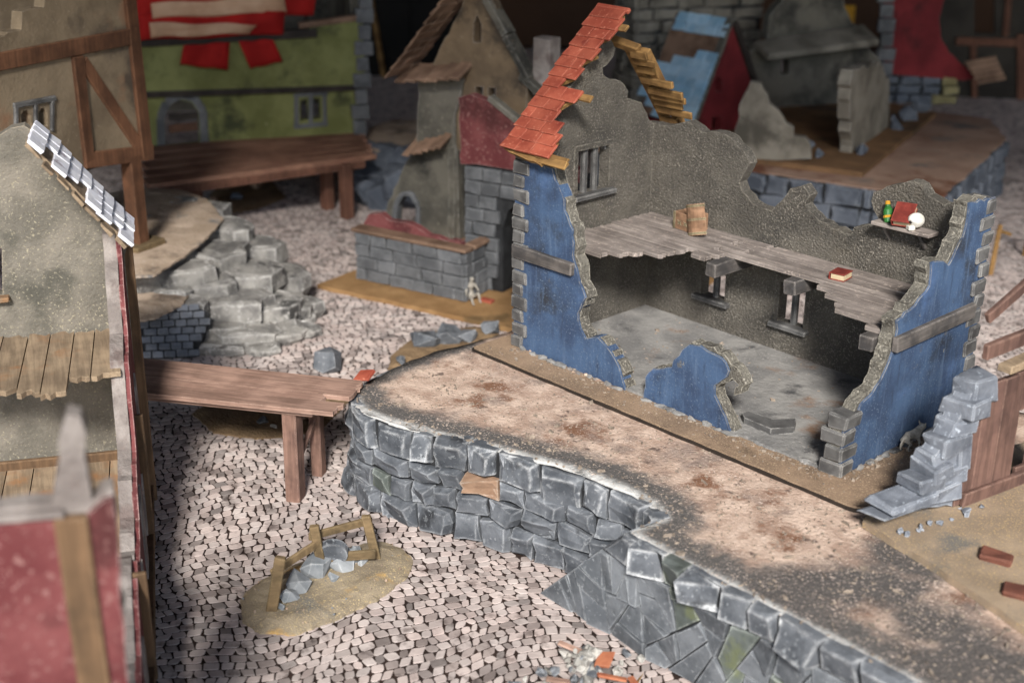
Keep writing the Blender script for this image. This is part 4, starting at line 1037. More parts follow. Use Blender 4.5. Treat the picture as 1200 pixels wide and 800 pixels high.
# ------------------------------------------------------------------ rocky outcrop
MT['rock'] = mat('grey_rock', lin(108, 106, 104), lin(150, 147, 142), 1.4, lin(175, 172, 168), 6, .55, edge=lin(215, 212, 208), er=.14, ea=.85, bump=.5, bs=5, bd=.08, stains=[(lin(70, 69, 68), 1.0, .54, .68)], vary=.12)
MT['rock_top'] = mat('tan_rock_top', lin(172, 152, 132), lin(194, 174, 155), 1.0, lin(210, 198, 182), 10, .6, bump=.7, bs=9, bd=.06, stains=[(lin(118, 104, 92), .8, .52, .68), (lin(120, 120, 120), .9, .58, .7)], vary=.05)
MT['brick_grey'] = mat('small_grey_brick', lin(92, 96, 104), lin(118, 122, 130), 2, edge=lin(170, 172, 176), er=.04, ea=.7, bump=.4, bs=9, vary=.14)
def outcrop():
    t = thing('rock_outcrop', 'grey layered rock outcrop with flat tan top below the timber house', 'rock', px(250, 410, 0))
    top = [(60, 262), (100, 232), (160, 219), (212, 222), (243, 233), (262, 256), (240, 280), (215, 300), (180, 322), (60, 330)]
    tp = [tuple(px(x, y, ZP).to_2d()) for x, y in top]
    mound('flat_top', tp, ZP - .05, .05, MT['rock_top'], t, step=.4, ampn=.05)
    low = [tuple(px(x, y, 1.35).to_2d()) for x, y in [(120, 330), (200, 316), (228, 335), (215, 355), (180, 372), (130, 380)]]
    mound('lower_ledge', low, 1.3, .12, MT['rock_top'], t, step=.3, ampn=.06)
    bm = bmesh.new()
    for x, y in top: bm.verts.new(px(160 + (x - 160) * .86, 268 + (y - 268) * .86, ZP) - Z * .12)
    for x, y in [(100, 392), (165, 396), (225, 388), (270, 372), (305, 352), (305, 318), (270, 280), (200, 250)]: bm.verts.new(px(x, y, 0))
    r = bmesh.ops.convex_hull(bm, input=list(bm.verts)); bmesh.ops.delete(bm, geom=[v for v in bm.verts if not v.link_faces], context='VERTS'); bm.verts.index_update()
    mk('core', ([v.co.copy() for v in bm.verts], [tuple(v.index for v in f.verts) for f in bm.faces]), MT['rock'], t); bm.free()
    rk = [(238, 240, 1.2, 2.0), (268, 262, 1.3, 1.9), (300, 282, 1.3, 1.5), (252, 290, 1.35, 1.75), (290, 312, 1.45, 1.3), (328, 318, 1.3, .9), (240, 326, 1.25, 1.3), (272, 346, 1.4, .95), (312, 352, 1.4, .65), (342, 352, 1.15, .4),
          (255, 376, 1.15, .45), (290, 384, 1.25, .3), (326, 384, 1.1, .2), (348, 384, .8, .1), (268, 402, .8, .1), (308, 402, .7, .08), (214, 312, 1.0, 1.75), (196, 338, .9, 1.35), (222, 352, .8, 1.15), (246, 400, .7, .1), (212, 234, .7, 2.12), (352, 368, .6, .12)]
    for x, y, s, z in rk:
        k = R(.9, 1.05); c = px(x, y, z + .12); mk('rock', ledge(c, s * k * R(.70, .82), s * k * R(.56, .68), min(z + .3, s * R(.85, 1.05)), R(-.4, .4) + .8), MT['rock'], t)
    # patch of small bricks set in the slope
    P1, P2, P3 = px(160, 424, .02), px(236, 420, .02), px(200, 360, 1.25)
    U = (P2 - P1).normalized(); Nn = U.cross(P3 - P1).normalized(); V = Nn.cross(U)
    if V.z < 0: V = -V
    pl = Pl(P1, U, V); poly = pl.tr([(163, 420), (164, 380), (185, 366), (208, 356), (226, 358), (246, 366), (240, 392), (226, 418)])
    mk('brick_bed', slab(pl, poly, .3, front=-.02), MT['core'], t)
    us = [p[0] for p in poly]; vs = [p[1] for p in poly]; h = .21; v = min(vs); r_ = 0
    while v < max(vs):
        u = min(us) - (.17 if r_ % 2 else 0)
        while u < max(us):
            w = R(.29, .36); c = (u + w / 2, v + h / 2)
            if inside(c, poly): mk('brick', block(pl.w(c[0], c[1], .02), pl.U * (w / 2 - .014), pl.V * (h / 2 - .014), pl.N * .06, .02, .012), MT['brick_grey'], t)
            u += w
        v += h; r_ += 1
outcrop()

# ------------------------------------------------------------------ timber-framed house behind it
MT['plaster_beige'] = mat('beige_plaster', lin(112, 98, 80), lin(142, 126, 104), .6, lin(160, 146, 124), 12, .62, edge=lin(170, 155, 135), er=.05, bump=.4, bs=10, bd=.05, stains=[(lin(86, 76, 66), .45, .52, .68), (lin(140, 108, 84), .5, .58, .7)], vary=0)
MT['timber_brown'] = mat('brown_frame_timber', lin(88, 60, 44), lin(118, 82, 60), 1.0, edge=lin(150, 112, 85), er=.05, ea=.7, bump=.4, grain='z')
def timber_house():
    Pb = px(166, 291, ZP); U = find_dir(Pb, (2, 72), (155, 42)); pl = Pl(Pb, U)
    t = thing('timber_house', 'beige plaster house with brown timber framing standing on a post over the rocks', 'house', Pb)
    out = [(-70, 232), (-70, 48), (6, 42), (9, 38), (25, 35), (26, 14), (52, 9), (55, -25), (152, -25), (176, 180), (100, 195)]
    hl = [[(25, 148), (24, 136), (27, 130), (32, 129), (36, 135), (37, 148)], [(46, 148), (45, 134), (48, 127), (52, 126), (55, 132), (56, 148)]]
    pslab(pl, out, .35, 'front_wall', MT['plaster_beige'], t, holes=hl, keep=(0, 8, 9, 10), amp=.04)
    hid = [(a, b) for a, b in pl.tr([(176, 180), (152, -25)])]
    p0 = pl.w(hid[0][0] - .18, hid[0][1]); back = -pl.N
    mk('side_wall', prism([(0.36, 0), (6, 0), (6, hid[1][1] - hid[0][1]), (.36, hid[1][1] - hid[0][1])], p0, back, Z, pl.U, -.17, .17), MT['plaster_beige'], t)
    uL = pl.uv(-70, 200)[0]; zb = hid[0][1]
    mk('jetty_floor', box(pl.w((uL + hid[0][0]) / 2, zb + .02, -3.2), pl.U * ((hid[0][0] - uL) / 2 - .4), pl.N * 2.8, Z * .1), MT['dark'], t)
    for a, b, w in (((148, -25), (171, 184), .42), ((-70, 85), (158, 42), .44), ((89, 66), (103, 188), .36), ((96, 72), (164, 174), .36), ((98, 188), (178, 178), .42)):
        pbeam(pl, a, b, w, 'frame_timber', MT['timber_brown'], t, front=.08 + R(0, .03), depth=.2)
    for a, b in (((18, 162), (18, 122)), ((41, 158), (41, 122)), ((60, 154), (60, 118))): pbeam(pl, a, b, .12, 'window_jamb', MT['quoin'], t, front=.07, depth=.14)
    pbeam(pl, (15, 124), (64, 115), .14, 'window_head', MT['quoin'], t, front=.08, depth=.14)
    f = pl.uv(163, 184); g = pl.uv(167, 290)
    mk('post', beam(pl.w(g[0], 0, -.1), pl.w(g[0] - .02, f[1] + .1, -.1), .42, .42, up=pl.U), MT['timber_brown'], t)
    mk('post_foot', block(pl.w(g[0], .06, -.1), pl.U * .6, pl.N * .45, Z * .12, .03, .03), MT['wood_olive'], t)
    for k in (1.5, 4.5): mk('rear_post', beam(pl.w(g[0] - k, 0, -4), pl.w(g[0] - k, f[1] + .1, -4), .4, .4), MT['timber_brown'], t)
timber_house()

# ------------------------------------------------------------------ plank gate with stepped stone stub, right of the blue house
MT['step_stone'] = mat('pale_blue_stone', lin(96, 101, 110), lin(124, 129, 138), 1.6, lin(172, 180, 190), 8, .6, edge=lin(210, 215, 222), er=.05, ea=.6, bump=.5, bs=6, bd=.05, vary=.1, stains=[(lin(78, 82, 92), 1.2, .55, .7)])
MT['gate_wood'] = mat('brown_gate_wood', lin(92, 70, 64), lin(122, 94, 84), 1.0, edge=lin(170, 140, 125), er=.04, ea=.7, bump=.35, grain='z', vary=.1)
MT['sand_ochre'] = mat('ochre_sand_board', lin(146, 129, 110), lin(172, 152, 130), 1.0, lin(210, 180, 130), 24, .55, bump=.8, bs=30, bd=.03, vary=0, stains=[(lin(120, 116, 110), .7, .54, .68)])
def gate():
    zt = 2.34
    t = thing('plank_gate', 'brown plank gate with stepped blue grey stone end on an ochre sand board', 'gate', px(1120, 620, ZP))
    poly = [px(x, y, zt).to_2d() for x, y in [(1011, 610), (1018, 598), (1088, 558), (1330, 470), (1420, 640), (1300, 800), (1206, 738), (1100, 665)]]
    mk('base_board', prism(frac([tuple(p) for p in poly], .02, .3), Vector((0, 0, 0)), XA, YA, Z, ZP + .003, zt), MT['sand_ochre'], t)
    pl = Pl(px(1120, 594, zt), px(1215, 558, zt) - px(1120, 594, zt))
    # stepped stub: stones traced on the gate's plane, then mortar mass
    st = [(1030, 594, 1072, 609), (1042, 577, 1092, 600), (1074, 556, 1102, 580), (1088, 540, 1114, 562), (1094, 528, 1126, 545), (1106, 508, 1136, 531), (1119, 490, 1142, 511), (1127, 469, 1154, 493), (1141, 442, 1170, 471), (1090, 566, 1124, 592), (1106, 545, 1130, 570), (1122, 512, 1136, 548)]
    for a, b, c, d in st:
        p, q = pl.uv(a, d), pl.uv(c, b); p = (p[0] - .03, p[1] - .03); q = (q[0] + .03, q[1] + .03)
        mk('step_stone', block(pl.w((p[0] + q[0]) / 2, (p[1] + q[1]) / 2, R(-.22, -.14)), pl.U * (abs(q[0] - p[0]) / 2 + .01), Z * (abs(q[1] - p[1]) / 2 + .01), pl.N * R(.24, .32), .035, .07), MT['step_stone'], t)
    mk('stub_core', slab(pl, frac(pl.tr([(1045, 602), (1075, 580), (1096, 560), (1098, 535), (1112, 515), (1124, 495), (1134, 475), (1144, 455), (1160, 450), (1150, 500), (1136, 590)]), .05, .2), .34, front=-.03), MT['step_stone'], t)
    for k in range(14):
        p = pl.uv(R(1050, 1140), 600); s = R(.05, .11); mk('grit_stone', rock(pl.w(p[0], s * .4, R(.05, .35)), s, s, s * .7, 10), MT['step_stone'], t)
    def vpost(a, b, y0, y1, f):
        ym = (y0 + y1) / 2; p, q = (pl.uv(a, ym)[0], pl.uv(a, y1)[1]), (pl.uv(b, ym)[0], pl.uv(b, y0)[1])
        mk('gate_board', block(pl.w((p[0] + q[0]) / 2, (p[1] + q[1]) / 2, f - .06), pl.U * ((q[0] - p[0]) / 2 - .008), Z * (abs(q[1] - p[1]) / 2), pl.N * .06, .015, .02), MT['gate_wood'], t)
    vpost(1124, 1148, 500, 592, 0); vpost(1146, 1168, 447, 578, .03); vpost(1168, 1190, 440, 570, .04); vpost(1190, 1212, 430, 482, .02); vpost(1190, 1212, 540, 562, .02); vpost(1212, 1236, 420, 552, .03)
    pbeam(pl, (1124, 584), (1240, 540), .26, 'bottom_rail', MT['gate_wood'], t, front=.12, depth=.14)
    pbeam(pl, (1153, 412), (1240, 378), .28, 'top_rail', MT['gate_wood'], t, front=.10, depth=.14)
    pbeam(pl, (1168, 378), (1232, 322), .22, 'leaning_board', MT['gate_wood'], t, front=-.15, depth=.12)
    pbeam(pl, (1176, 432), (1240, 405), .14, 'broken_board', MT['board_tan'], t, front=.16, depth=.3)
    for k, (x, y) in enumerate(((1168, 652), (1196, 694))):
        o = mk('roof_tile', block(px(x, y, zt + .06), Vector((.26, .08, .0)), Vector((-.06, .15, .02)), Z * .05, .03, .03), MT['tile_dark'])
        tag(o, ('broken dark red tile half sunk in the ochre sand, nearer the plank gate', 'larger dark red tile lying in the ochre sand, farther from the plank gate')[k], 'tile')
MT['tile_dark'] = mat('dark_red_tile', lin(96, 60, 50), lin(120, 76, 62), 2, edge=lin(150, 108, 92), er=.03, bump=.4)
gate()

# ------------------------------------------------------------------ chapel ruin
MT['brick_slate'] = mat('slate_block', lin(84, 86, 89), lin(108, 110, 113), 1.5, edge=lin(160, 162, 164), er=.05, ea=.7, bump=.4, bs=6, vary=.1)
MT['wall_grey'] = mat('weathered_grey_wall', lin(78, 76, 70), lin(108, 104, 95), .8, lin(140, 135, 122), 8, .6, edge=lin(165, 162, 155), er=.08, bump=.5, bs=7, bd=.06, vary=.05, stains=[(lin(56, 55, 52), .5, .52, .68)])
MT['wall_brown'] = mat('brown_gable_plaster', lin(98, 84, 68), lin(128, 110, 88), .6, lin(145, 130, 108), 8, .62, edge=lin(165, 155, 142), er=.08, bump=.4, bs=7, bd=.05, vary=0, stains=[(lin(70, 62, 54), .45, .52, .66)])
MT['roof_brown'] = mat('brown_shingle', lin(102, 80, 66), lin(136, 110, 92), 1.2, edge=lin(165, 140, 120), er=.05, bump=.4, vary=.15)
MT['sand_gold'] = mat('golden_sand_board', lin(138, 106, 70), lin(164, 130, 90), .8, bump=.7, bs=9, bd=.06, vary=0, stains=[(lin(110, 88, 60), .6, .54, .68)])
MT['board_rust'] = mat('rusty_sand_board', lin(112, 86, 62), lin(138, 106, 76), .6, bump=.6, bs=7, bd=.05, vary=0, stains=[(lin(90, 74, 58), .5, .52, .66)])
def chapel():
    O = px(372, 338, 0); U = (px(603, 391, 0) - O).normalized(); Bk = Vector((-U.y, U.x, 0)); zb = .14
    t = thing('chapel_ruin', 'grey stone chapel ruin with brown gable and red panel on a golden sand board', 'ruin', O + U * 4.5 + Bk * 3)
    f2 = lambda a, b: tuple((O + U * a + Bk * b).to_2d())
    mk('base_board', prism(frac([f2(0, 0), f2(10.2, 0), f2(10.2, 7.5), f2(1.2, 7.5), f2(0.1, 1.5)], .03, .4), Vector((0, 0, 0)), XA, YA, Z, 0.002, zb), MT['sand_gold'], t)
    pA = Pl(px(418, 326, zb), U)
    uL, uR = pA.uv(418, 326)[0], pA.uv(545, 352)[0]; h1 = pA.uv(480, 283)[1]
    mk('low_wall_core', box(pA.w((uL + uR) / 2, h1 / 2, -.22), pA.U * ((uR - uL) / 2 - .06), Z * (h1 / 2 - .05), pA.N * .16), MT['core'], t)
    hs = [h1 / 4] * 4
    for r, q in courses(uR - uL, hs, .55, 1.0, .015, .02): mk('block', pillow([pA.w(uL + a, b) for a, b in q], pA.N, .05, .12, .1, .3), MT['brick_slate'], t)
    for r, q in courses(1.2, hs, .45, .8, .015, .02): mk('block', pillow([pA.w(uR, b, -a) for a, b in q], pA.U, .05, .12, .1, .3), MT['brick_slate'], t)
    mk('ledge', block(pA.w((uL + uR) / 2, h1 + .04, -.14), pA.U * ((uR - uL) / 2 + .08), Z * .07, pA.N * .26, .03, .03), MT['roof_brown'], t)
    mk('return_ledge', block(pA.w(uR - .1, h1 + .05, -1.0), pA.U * .2, Z * .07, pA.N * .58, .03, .03), MT['roof_brown'], t)
    mk('inner_floor', box(pA.w((uL + uR) / 2, h1 * .45, -2.0), pA.U * ((uR - uL) / 2 - .1), Z * .05, pA.N * 1.55), MT['board_rust'], t)
    pB = Pl(pA.w(0, 0, -.42), U)
    pslab(pB, [(428, 275), (426, 262), (432, 251), (446, 250), (455, 258), (470, 260), (488, 266), (502, 276), (522, 282), (540, 284), (540, 310), (430, 300)], .25, 'red_parapet', MT['plaster_red'], t, keep=(9, 10, 11))
    # stone tower stump on the right with arch
    pC = Pl(pA.w(0, 0, -1.3), U)
    arch = [(588, 345), (588, 268), (594, 248), (604, 240), (616, 246), (622, 268), (622, 345)]
    pslab(pC, [(545, 362), (543, 196), (560, 192), (610, 200), (680, 215), (680, 380)], 1.0, 'tower_core', MT['core'], t, holes=[arch], keep=(0, 5, 1), front=-.06)
    a0 = pC.uv(545, 330)[0]; a1 = pC.uv(660, 330)[0]; hh = pC.uv(575, 198)[1]; n = 9
    hp = pC.tr(arch)
    for r, q in courses(a1 - a0, [hh / n] * n, .5, .85, .015, .02):
        P = [(a0 + a, b) for a, b in q]
        if any(inside(p, hp) for p in P): continue
        mk('block', pillow([pC.w(a, b) for a, b in P], pC.N, .05, .10, .12, .3), MT['brick_slate'], t)
    pslab(pC, [(541, 192), (540, 128), (538, 114), (552, 110), (574, 118), (592, 132), (606, 144), (640, 170), (680, 200), (680, 214), (610, 200), (560, 192)], .3, 'red_panel', MT['plaster_red'], t, keep=(9, 10, 11), front=.05)
    pbeam(pC, (574, 114), (612, 146), .16, 'coping', MT['wall_grey'], t, front=.10, depth=.3)
    # gable and walls behind
    pD = Pl(pA.w(0, 0, -3.2), U)
    pslab(pD, [(500, 170), (500, 90), (512, 66), (530, 30), (549, -12), (560, -22), (572, -12), (592, 38), (600, 48), (606, 72), (618, 92), (616, 190)], .35, 'gable', MT['wall_brown'], t,
          holes=[[(555, 50), (555, 28), (559, 18), (564, 28), (564, 50)], [(557, 116), (557, 102), (566, 102), (566, 116)], [(572, 117), (572, 103), (581, 103), (581, 117)]], keep=(0, 10, 11))
    pslab(pD, [(596, 130), (600, 98), (622, 88), (640, 104), (660, 130), (660, 170), (600, 170)], .3, 'rear_wall', MT['wall_grey'], t, front=-.5)
    for a, b in (((594, 42), (619, 92)), ((563, -14), (594, 42)), ((610, 88), (634, 108))): pbeam(pD, a, b, .22, 'coping', MT['wall_grey'], t, front=.1, depth=.5, jit=.04)
    mk('chimney', block(pD.w(*pD.uv(630, 80), -.5), pD.U * .32, Z * .85, pD.N * .3, .03, .03), MT['plaster_pale'], t)
    # left roof edge: a strip of brown shingles seen from below its slope
    e, tp = pD.uv(478, 86), pD.uv(547, -8); s2 = Vector((tp[0] - e[0], tp[1] - e[1])); L = s2.length; s2.normalize(); SU = pD.U * s2.x + Z * s2.y; NN = SU.cross(pD.N)
    if NN.dot(-U) < 0: NN = -NN
    for k in range(9):
        for j in range(3): mk('shingle', block(pD.w(*e) + SU * ((k + .5) * L / 9) + pD.N * (-.1 + .5 * j + R(-.04, .04)) + NN * (.04), (SU - NN * .10).normalized() * (L / 9 * .58), pD.N * .24, NN * .03, .015, .03), MT['roof_brown'], t)
    for a, b, c in (((477, 86), (553, 80), -12), ((486, 171), (532, 160), -10)):
        pa, pb = pD.uv(*a), pD.uv(*b); n = 6
        for k in range(n):
            u = pa[0] + (pb[0] - pa[0]) * (k + .5) / n; v = pa[1] + (pb[1] - pa[1]) * (k + .5) / n
            mk('canopy_board', block(pD.w(u, v, .3), pD.U * ((pb[0] - pa[0]) / n / 2 - .01), pD.N * .45 - Z * .2, Z * .04 + pD.N * .02, .015, .03), MT['roof_brown'], t)
    pslab(pD, [(492, 172), (493, 92), (508, 90), (545, 92), (540, 120), (534, 140), (534, 172)], .3, 'upper_left_wall', MT['wall_grey'], t, front=.12)
    pslab(pD, [(446, 290), (448, 262), (456, 236), (470, 205), (486, 176), (536, 172), (540, 300)], .3, 'lower_left_wall', MT['wall_grey'], t, holes=[[(466, 260), (467, 240), (474, 228), (484, 228), (490, 240), (490, 260)]], front=.05, keep=(5, 6))
    for a, b in (((464, 262), (466, 240)), ((466, 240), (474, 227)), ((474, 227), (484, 226)), ((484, 226), (492, 240)), ((492, 240), (492, 262))): pbeam(pD, a, b, .16, 'arch_stone', MT['brick_slate'], t, front=.16, depth=.3)
    pslab(Pl(pD.w(pD.uv(536, 250)[0], 0, .3), pA.N), [(532, 300), (534, 120), (548, 118), (545, 205), (552, 300)], .25, 'cross_wall', MT['wall_grey'], t)
chapel()
def figure():
    b = px(552, 352, .14); f = (CAM - b); f = Vector((f.x, f.y, 0)).normalized(); f = rotz(f, .5); s = Z.cross(f)
    P = lambda a, c, h: b + s * a + f * c + Z * h
    pts = [P(0, 0, .16), P(0, -.03, .34), P(0, .01, .52), P(0, .03, .60), P(0, .06, .70), P(0, .07, .76),
           P(.12, .03, .50), P(.17, .12, .36), P(.12, .24, .36), P(-.12, .03, .50), P(-.20, .05, .34), P(-.22, .15, .22),
           P(.08, .05, .14), P(.12, .26, .30), P(.13, .32, .04), P(.13, .40, .03), P(-.08, .05, .14), P(-.14, .30, .16), P(-.17, .46, .05), P(-.17, .52, .06)]
    E = [(0, 1), (1, 2), (2, 3), (3, 4), (4, 5), (2, 6), (6, 7), (7, 8), (2, 9), (9, 10), (10, 11), (0, 12), (12, 13), (13, 14), (14, 15), (0, 16), (16, 17), (17, 18), (18, 19)]
    rd = [.09, .07, .09, .04, .075, .06, .04, .03, .025, .04, .03, .025, .055, .04, .03, .02, .055, .04, .03, .02]
    o = skin('skeleton_figure', pts, E, rd, MT['fur'], None, 2, 0); tag(o, 'small pale skeleton figure sitting against the chapel stone wall', 'figure')
figure()
o = mk('roof_tile', block(px(570, 352, .17), Vector((.22, .05, 0)), Vector((-.05, .13, 0)), Z * .04, .02, .02), MT['tile_red']); tag(o, 'red tile lying on the golden sand beside the skeleton figure', 'tile')

# ------------------------------------------------------------------ green house and its deck
MT['plaster_green'] = mat('moss_green_plaster', lin(104, 107, 64), lin(134, 137, 88), .5, lin(136, 138, 100), 6, .62, edge=lin(140, 140, 120), er=.06, bump=.4, bs=7, bd=.05, vary=0, stains=[(lin(62, 66, 46), .4, .52, .66), (lin(130, 134, 88), .4, .6, .75)])
MT['cloth_red'] = mat('red_cloth', lin(140, 22, 20), lin(176, 34, 30), .6, bump=.3, bs=3, bd=.05, vary=.04)
MT['cloth_cream'] = mat('cream_cloth', lin(176, 140, 112), lin(200, 166, 138), .6, bump=.3, bs=3, bd=.05, vary=.04)
MT['timber_black'] = mat('dark_timber', lin(44, 40, 38), lin(62, 56, 52), 1.0, edge=lin(100, 92, 88), er=.05, bump=.3, vary=.05)
def cloth(pl, quad, name, m, parent, front=.2, amp=.10, nx=14, ny=8, th=.03):
    a, b, c, d = [Vector(p) for p in quad]; V = []; Fc = []
    for j in range(ny + 1):
        for i in range(nx + 1):
            s, t_ = i / nx, j / ny; q = (a.lerp(b, s)).lerp(d.lerp(c, s), t_)
            u, v = pl.uv(q.x, q.y); w = front + amp * (math.sin(s * 9 + t_ * 2) * .6 + noise.noise(Vector((s * 5, t_ * 4, front))) * .8)
            V.append(pl.w(u, v + amp * .4 * math.sin(s * 11) * (1 if j in (0, ny) else 0), w))
    n = len(V); V += [p - pl.N * th for p in V]
    for j in range(ny):
        for i in range(nx):
            k = j * (nx + 1) + i; q = (k, k + 1, k + nx + 2, k + nx + 1); Fc.append(q); Fc.append(tuple(x + n for x in reversed(q)))
    rim = [i for i in range(nx + 1)] + [j * (nx + 1) + nx for j in range(1, ny + 1)] + [ny * (nx + 1) + i for i in range(nx - 1, -1, -1)] + [j * (nx + 1) for j in range(ny - 1, 0, -1)]
    for k in range(len(rim)): p, q = rim[k - 1], rim[k]; Fc.append((p, q, q + n, p + n))
    return mk(name, (V, Fc), m, parent, smooth=True)
def green_house():
    A, B = px(240, 166, ZP), px(415, 156, ZP); U = (B - A).normalized(); pl = Pl(A, U)
    t = thing('green_house', 'moss green plaster house with grey corner stones and red cloth over its rafters', 'house', A)
    door = [(194, 172), (193, 138), (198, 124), (210, 117), (224, 120), (233, 132), (234, 168)]
    win = [[(352, 142), (352, 118), (360, 116), (362, 140)], [(366, 140), (366, 116), (375, 115), (376, 139)]]
    pslab(pl, [(150, 176), (150, 108), (424, 100), (420, 156)], .4, 'lower_wall', MT['plaster_green'], t, holes=[door] + win, keep=(0, 1, 2, 3))
    pslab(pl, [(150, 109), (150, 46), (200, 44), (300, 38), (360, 34), (372, 26), (392, 22), (410, 26), (424, 20), (428, 100)], .4, 'upper_wall', MT['plaster_green'], t, keep=(0, 8, 9), front=.14)
    pbeam(pl, (150, 111), (429, 102), .22, 'string_course', MT['timber_black'], t, front=.2, depth=.2)
    for a, b in (((189, 172), (188, 138)), ((188, 138), (195, 120)), ((195, 120), (211, 111)), ((211, 111), (228, 115)), ((228, 115), (238, 130)), ((238, 130), (240, 168))): pbeam(pl, a, b, .30, 'door_stone', MT['brick_slate'], t, front=.08, depth=.3)
    pbeam(pl, (198, 152), (232, 149), .3, 'door_board', MT['wood_dark'], t, front=-.1, depth=.1); pbeam(pl, (198, 138), (232, 136), .25, 'door_board', MT['timber_black'], t, front=-.1, depth=.1)
    for a, b in (((347, 148), (347, 112)), ((364, 146), (364, 111)), ((381, 146), (380, 110)), ((344, 149), (384, 145)), ((344, 112), (384, 109))): pbeam(pl, a, b, .16, 'window_stone', MT['brick_slate'], t, front=.06, depth=.2)
    for k in range(10):
        y0 = 158 - k * 18.6; y1 = y0 - 18; cx = 421 + k * .9
        p, q = pl.uv(cx, y0), pl.uv(cx, y1); w = .34 if k % 2 else .24
        mk('quoin_stone', block(pl.w(p[0], (p[1] + q[1]) / 2, .05), pl.U * w, Z * (abs(q[1] - p[1]) / 2 - .02), pl.N * .2, .03, .03), MT['brick_slate'], t)
    pbeam(pl, (150, 50), (370, 38), .32, 'eave_beam', MT['timber_black'], t, front=.32, depth=.3)
    pbeam(pl, (350, 30), (424, 20), .2, 'parapet', MT['roof_brown'], t, front=.2, depth=.5)
    for x in (180, 225, 270, 315, 360): pbeam(pl, (x, 46 - (x - 165) * .05), (x + 3, -30), .16, 'rafter', MT['timber_black'], t, front=-.3, depth=.18)
    c, d = pl.uv(150, 100), pl.uv(424, 100); dep = 6
    mk('rear_wall', box(pl.w((c[0] + d[0]) / 2, 3.2, -dep), pl.U * ((d[0] - c[0]) / 2), Z * 3.2, pl.N * .15), MT['wall_grey'], t)
    mk('side_wall', box(pl.w(d[0] - .1, 3.0, -dep / 2 - .15), pl.U * .15, Z * 3.0, pl.N * (dep / 2 - .3)), MT['wall_grey'], t)
    g = thing('draped_cloth', 'red and cream cloth thrown over the rafters of the green house', 'cloth', pl.w(*pl.uv(260, 45), .3))
    for q, nm, m, fr in ((((160, -30), (372, -30), (366, 16), (160, 22)), 'upper_fold', 'cloth_red', .36), (((176, 2), (330, -6), (334, 12), (178, 20)), 'cream_band', 'cloth_cream', .52),
                         (((160, 16), (332, 10), (330, 38), (160, 46)), 'lower_fold', 'cloth_red', .46), (((174, 24), (300, 26), (290, 36), (176, 42)), 'cream_edge', 'cloth_cream', .64)):
        cloth(pl, q, nm, MT[m], g, front=fr)
    for k, q in enumerate((((214, 52), (268, 47), (266, 80), (210, 74)), ((278, 47), (318, 44), (330, 70), (292, 79)))):
        o = cloth(pl, q, 'cloth_flap', MT['cloth_red'], None, front=.4, amp=.06, nx=8, ny=5)
        tag(o, ('wide red cloth flap hanging below the eave above the arched door', 'slanting red cloth flap hanging below the eave beside the wide one')[k], 'cloth')
green_house()
def deck():
    z = ZP; A, B, C, D = px(166, 172, z), px(424, 152, z), px(436, 181, z), px(168, 218, z)
    t = thing('wooden_deck', 'brown plank deck on posts in front of the green house', 'deck', px(400, 250, 0)); n = 5
    for i in range(n):
        k = (i + .5) / n; w = (A - D).length / n; w2 = (B - C).length / n
        mk('deck_plank', plank(A.lerp(D, k), B.lerp(C, k), (w + w2) / 2 - .03, .16, jag=.1), MT['deck_wood'], t)
    for x, y in ((407, 256), (384, 245), (232, 262), (215, 248)):
        p = px(x, y, 0); mk('post', beam(p, p + Z * (z - .16), .38, .38), MT['deck_wood2'], t)
    for a, b in ((C, D), (B, A)): mk('edge_beam', beam(a.lerp(b, .04) - Z * .3, a.lerp(b, .96) - Z * .3, .2, .26), MT['deck_wood2'], t)
MT['deck_wood'] = mat('rust_brown_deck', lin(134, 96, 80), lin(162, 122, 102), .8, edge=lin(185, 145, 122), er=.04, bump=.35, grain=1.2, vary=.08)
MT['deck_wood2'] = mat('rust_brown_post', lin(98, 68, 56), lin(126, 88, 72), .8, edge=lin(160, 118, 98), er=.04, bump=.35, grain='z', vary=.08)
deck()
def rear_rocks():
    t = thing('rock_mound', 'blue grey rock mound with sandy top between deck and chapel', 'rock', px(460, 235, 0))
    poly = [tuple(px(x, y, 1.9).to_2d()) for x, y in [(426, 168), (432, 150), (460, 140), (500, 140), (545, 150), (540, 170), (490, 178), (440, 176)]]
    mound('sandy_top', poly, 1.85, .1, MT['rock_top'], t, step=.5)
    for x, y, z, s in ((432, 185, 1.4, 1.0), (455, 190, 1.4, 1.1), (480, 192, 1.4, 1.0), (440, 208, .9, 1.1), (465, 215, .8, 1.2), (490, 215, .9, 1.1), (430, 225, .4, 1.0), (450, 232, .3, 1.0), (478, 236, .3, 1.0)):
        mk('rock', rock(px(x, y, z), s, s * .9, s * .75, 18), MT['rock_blue'], t)
    mk('core', rock(px(485, 200, .7), 2.6, 1.5, 1.15, 30, rot=.9), MT['rock_blue'], t)
MT['rock_blue'] = mat('blue_grey_rock', lin(76, 82, 92), lin(104, 110, 120), 1.0, edge=lin(160, 165, 172), er=.12, ea=.6, bump=.5, bs=4, bd=.08, vary=.1)
rear_rocks()
scatter('rubble_patch', 'yellowish rubble patch on the cobbles below the wooden deck', [(240, 246), (262, 252), (300, 246), (335, 232), (320, 214), (280, 210), (248, 226)],
        [(277, 234, .3, 'rock_blue'), (262, 222, .3, 'stone_tan'), (300, 220, .32, 'stone_tan'), (250, 236, .25, 'stone_tan')], MT['sand_brown'])

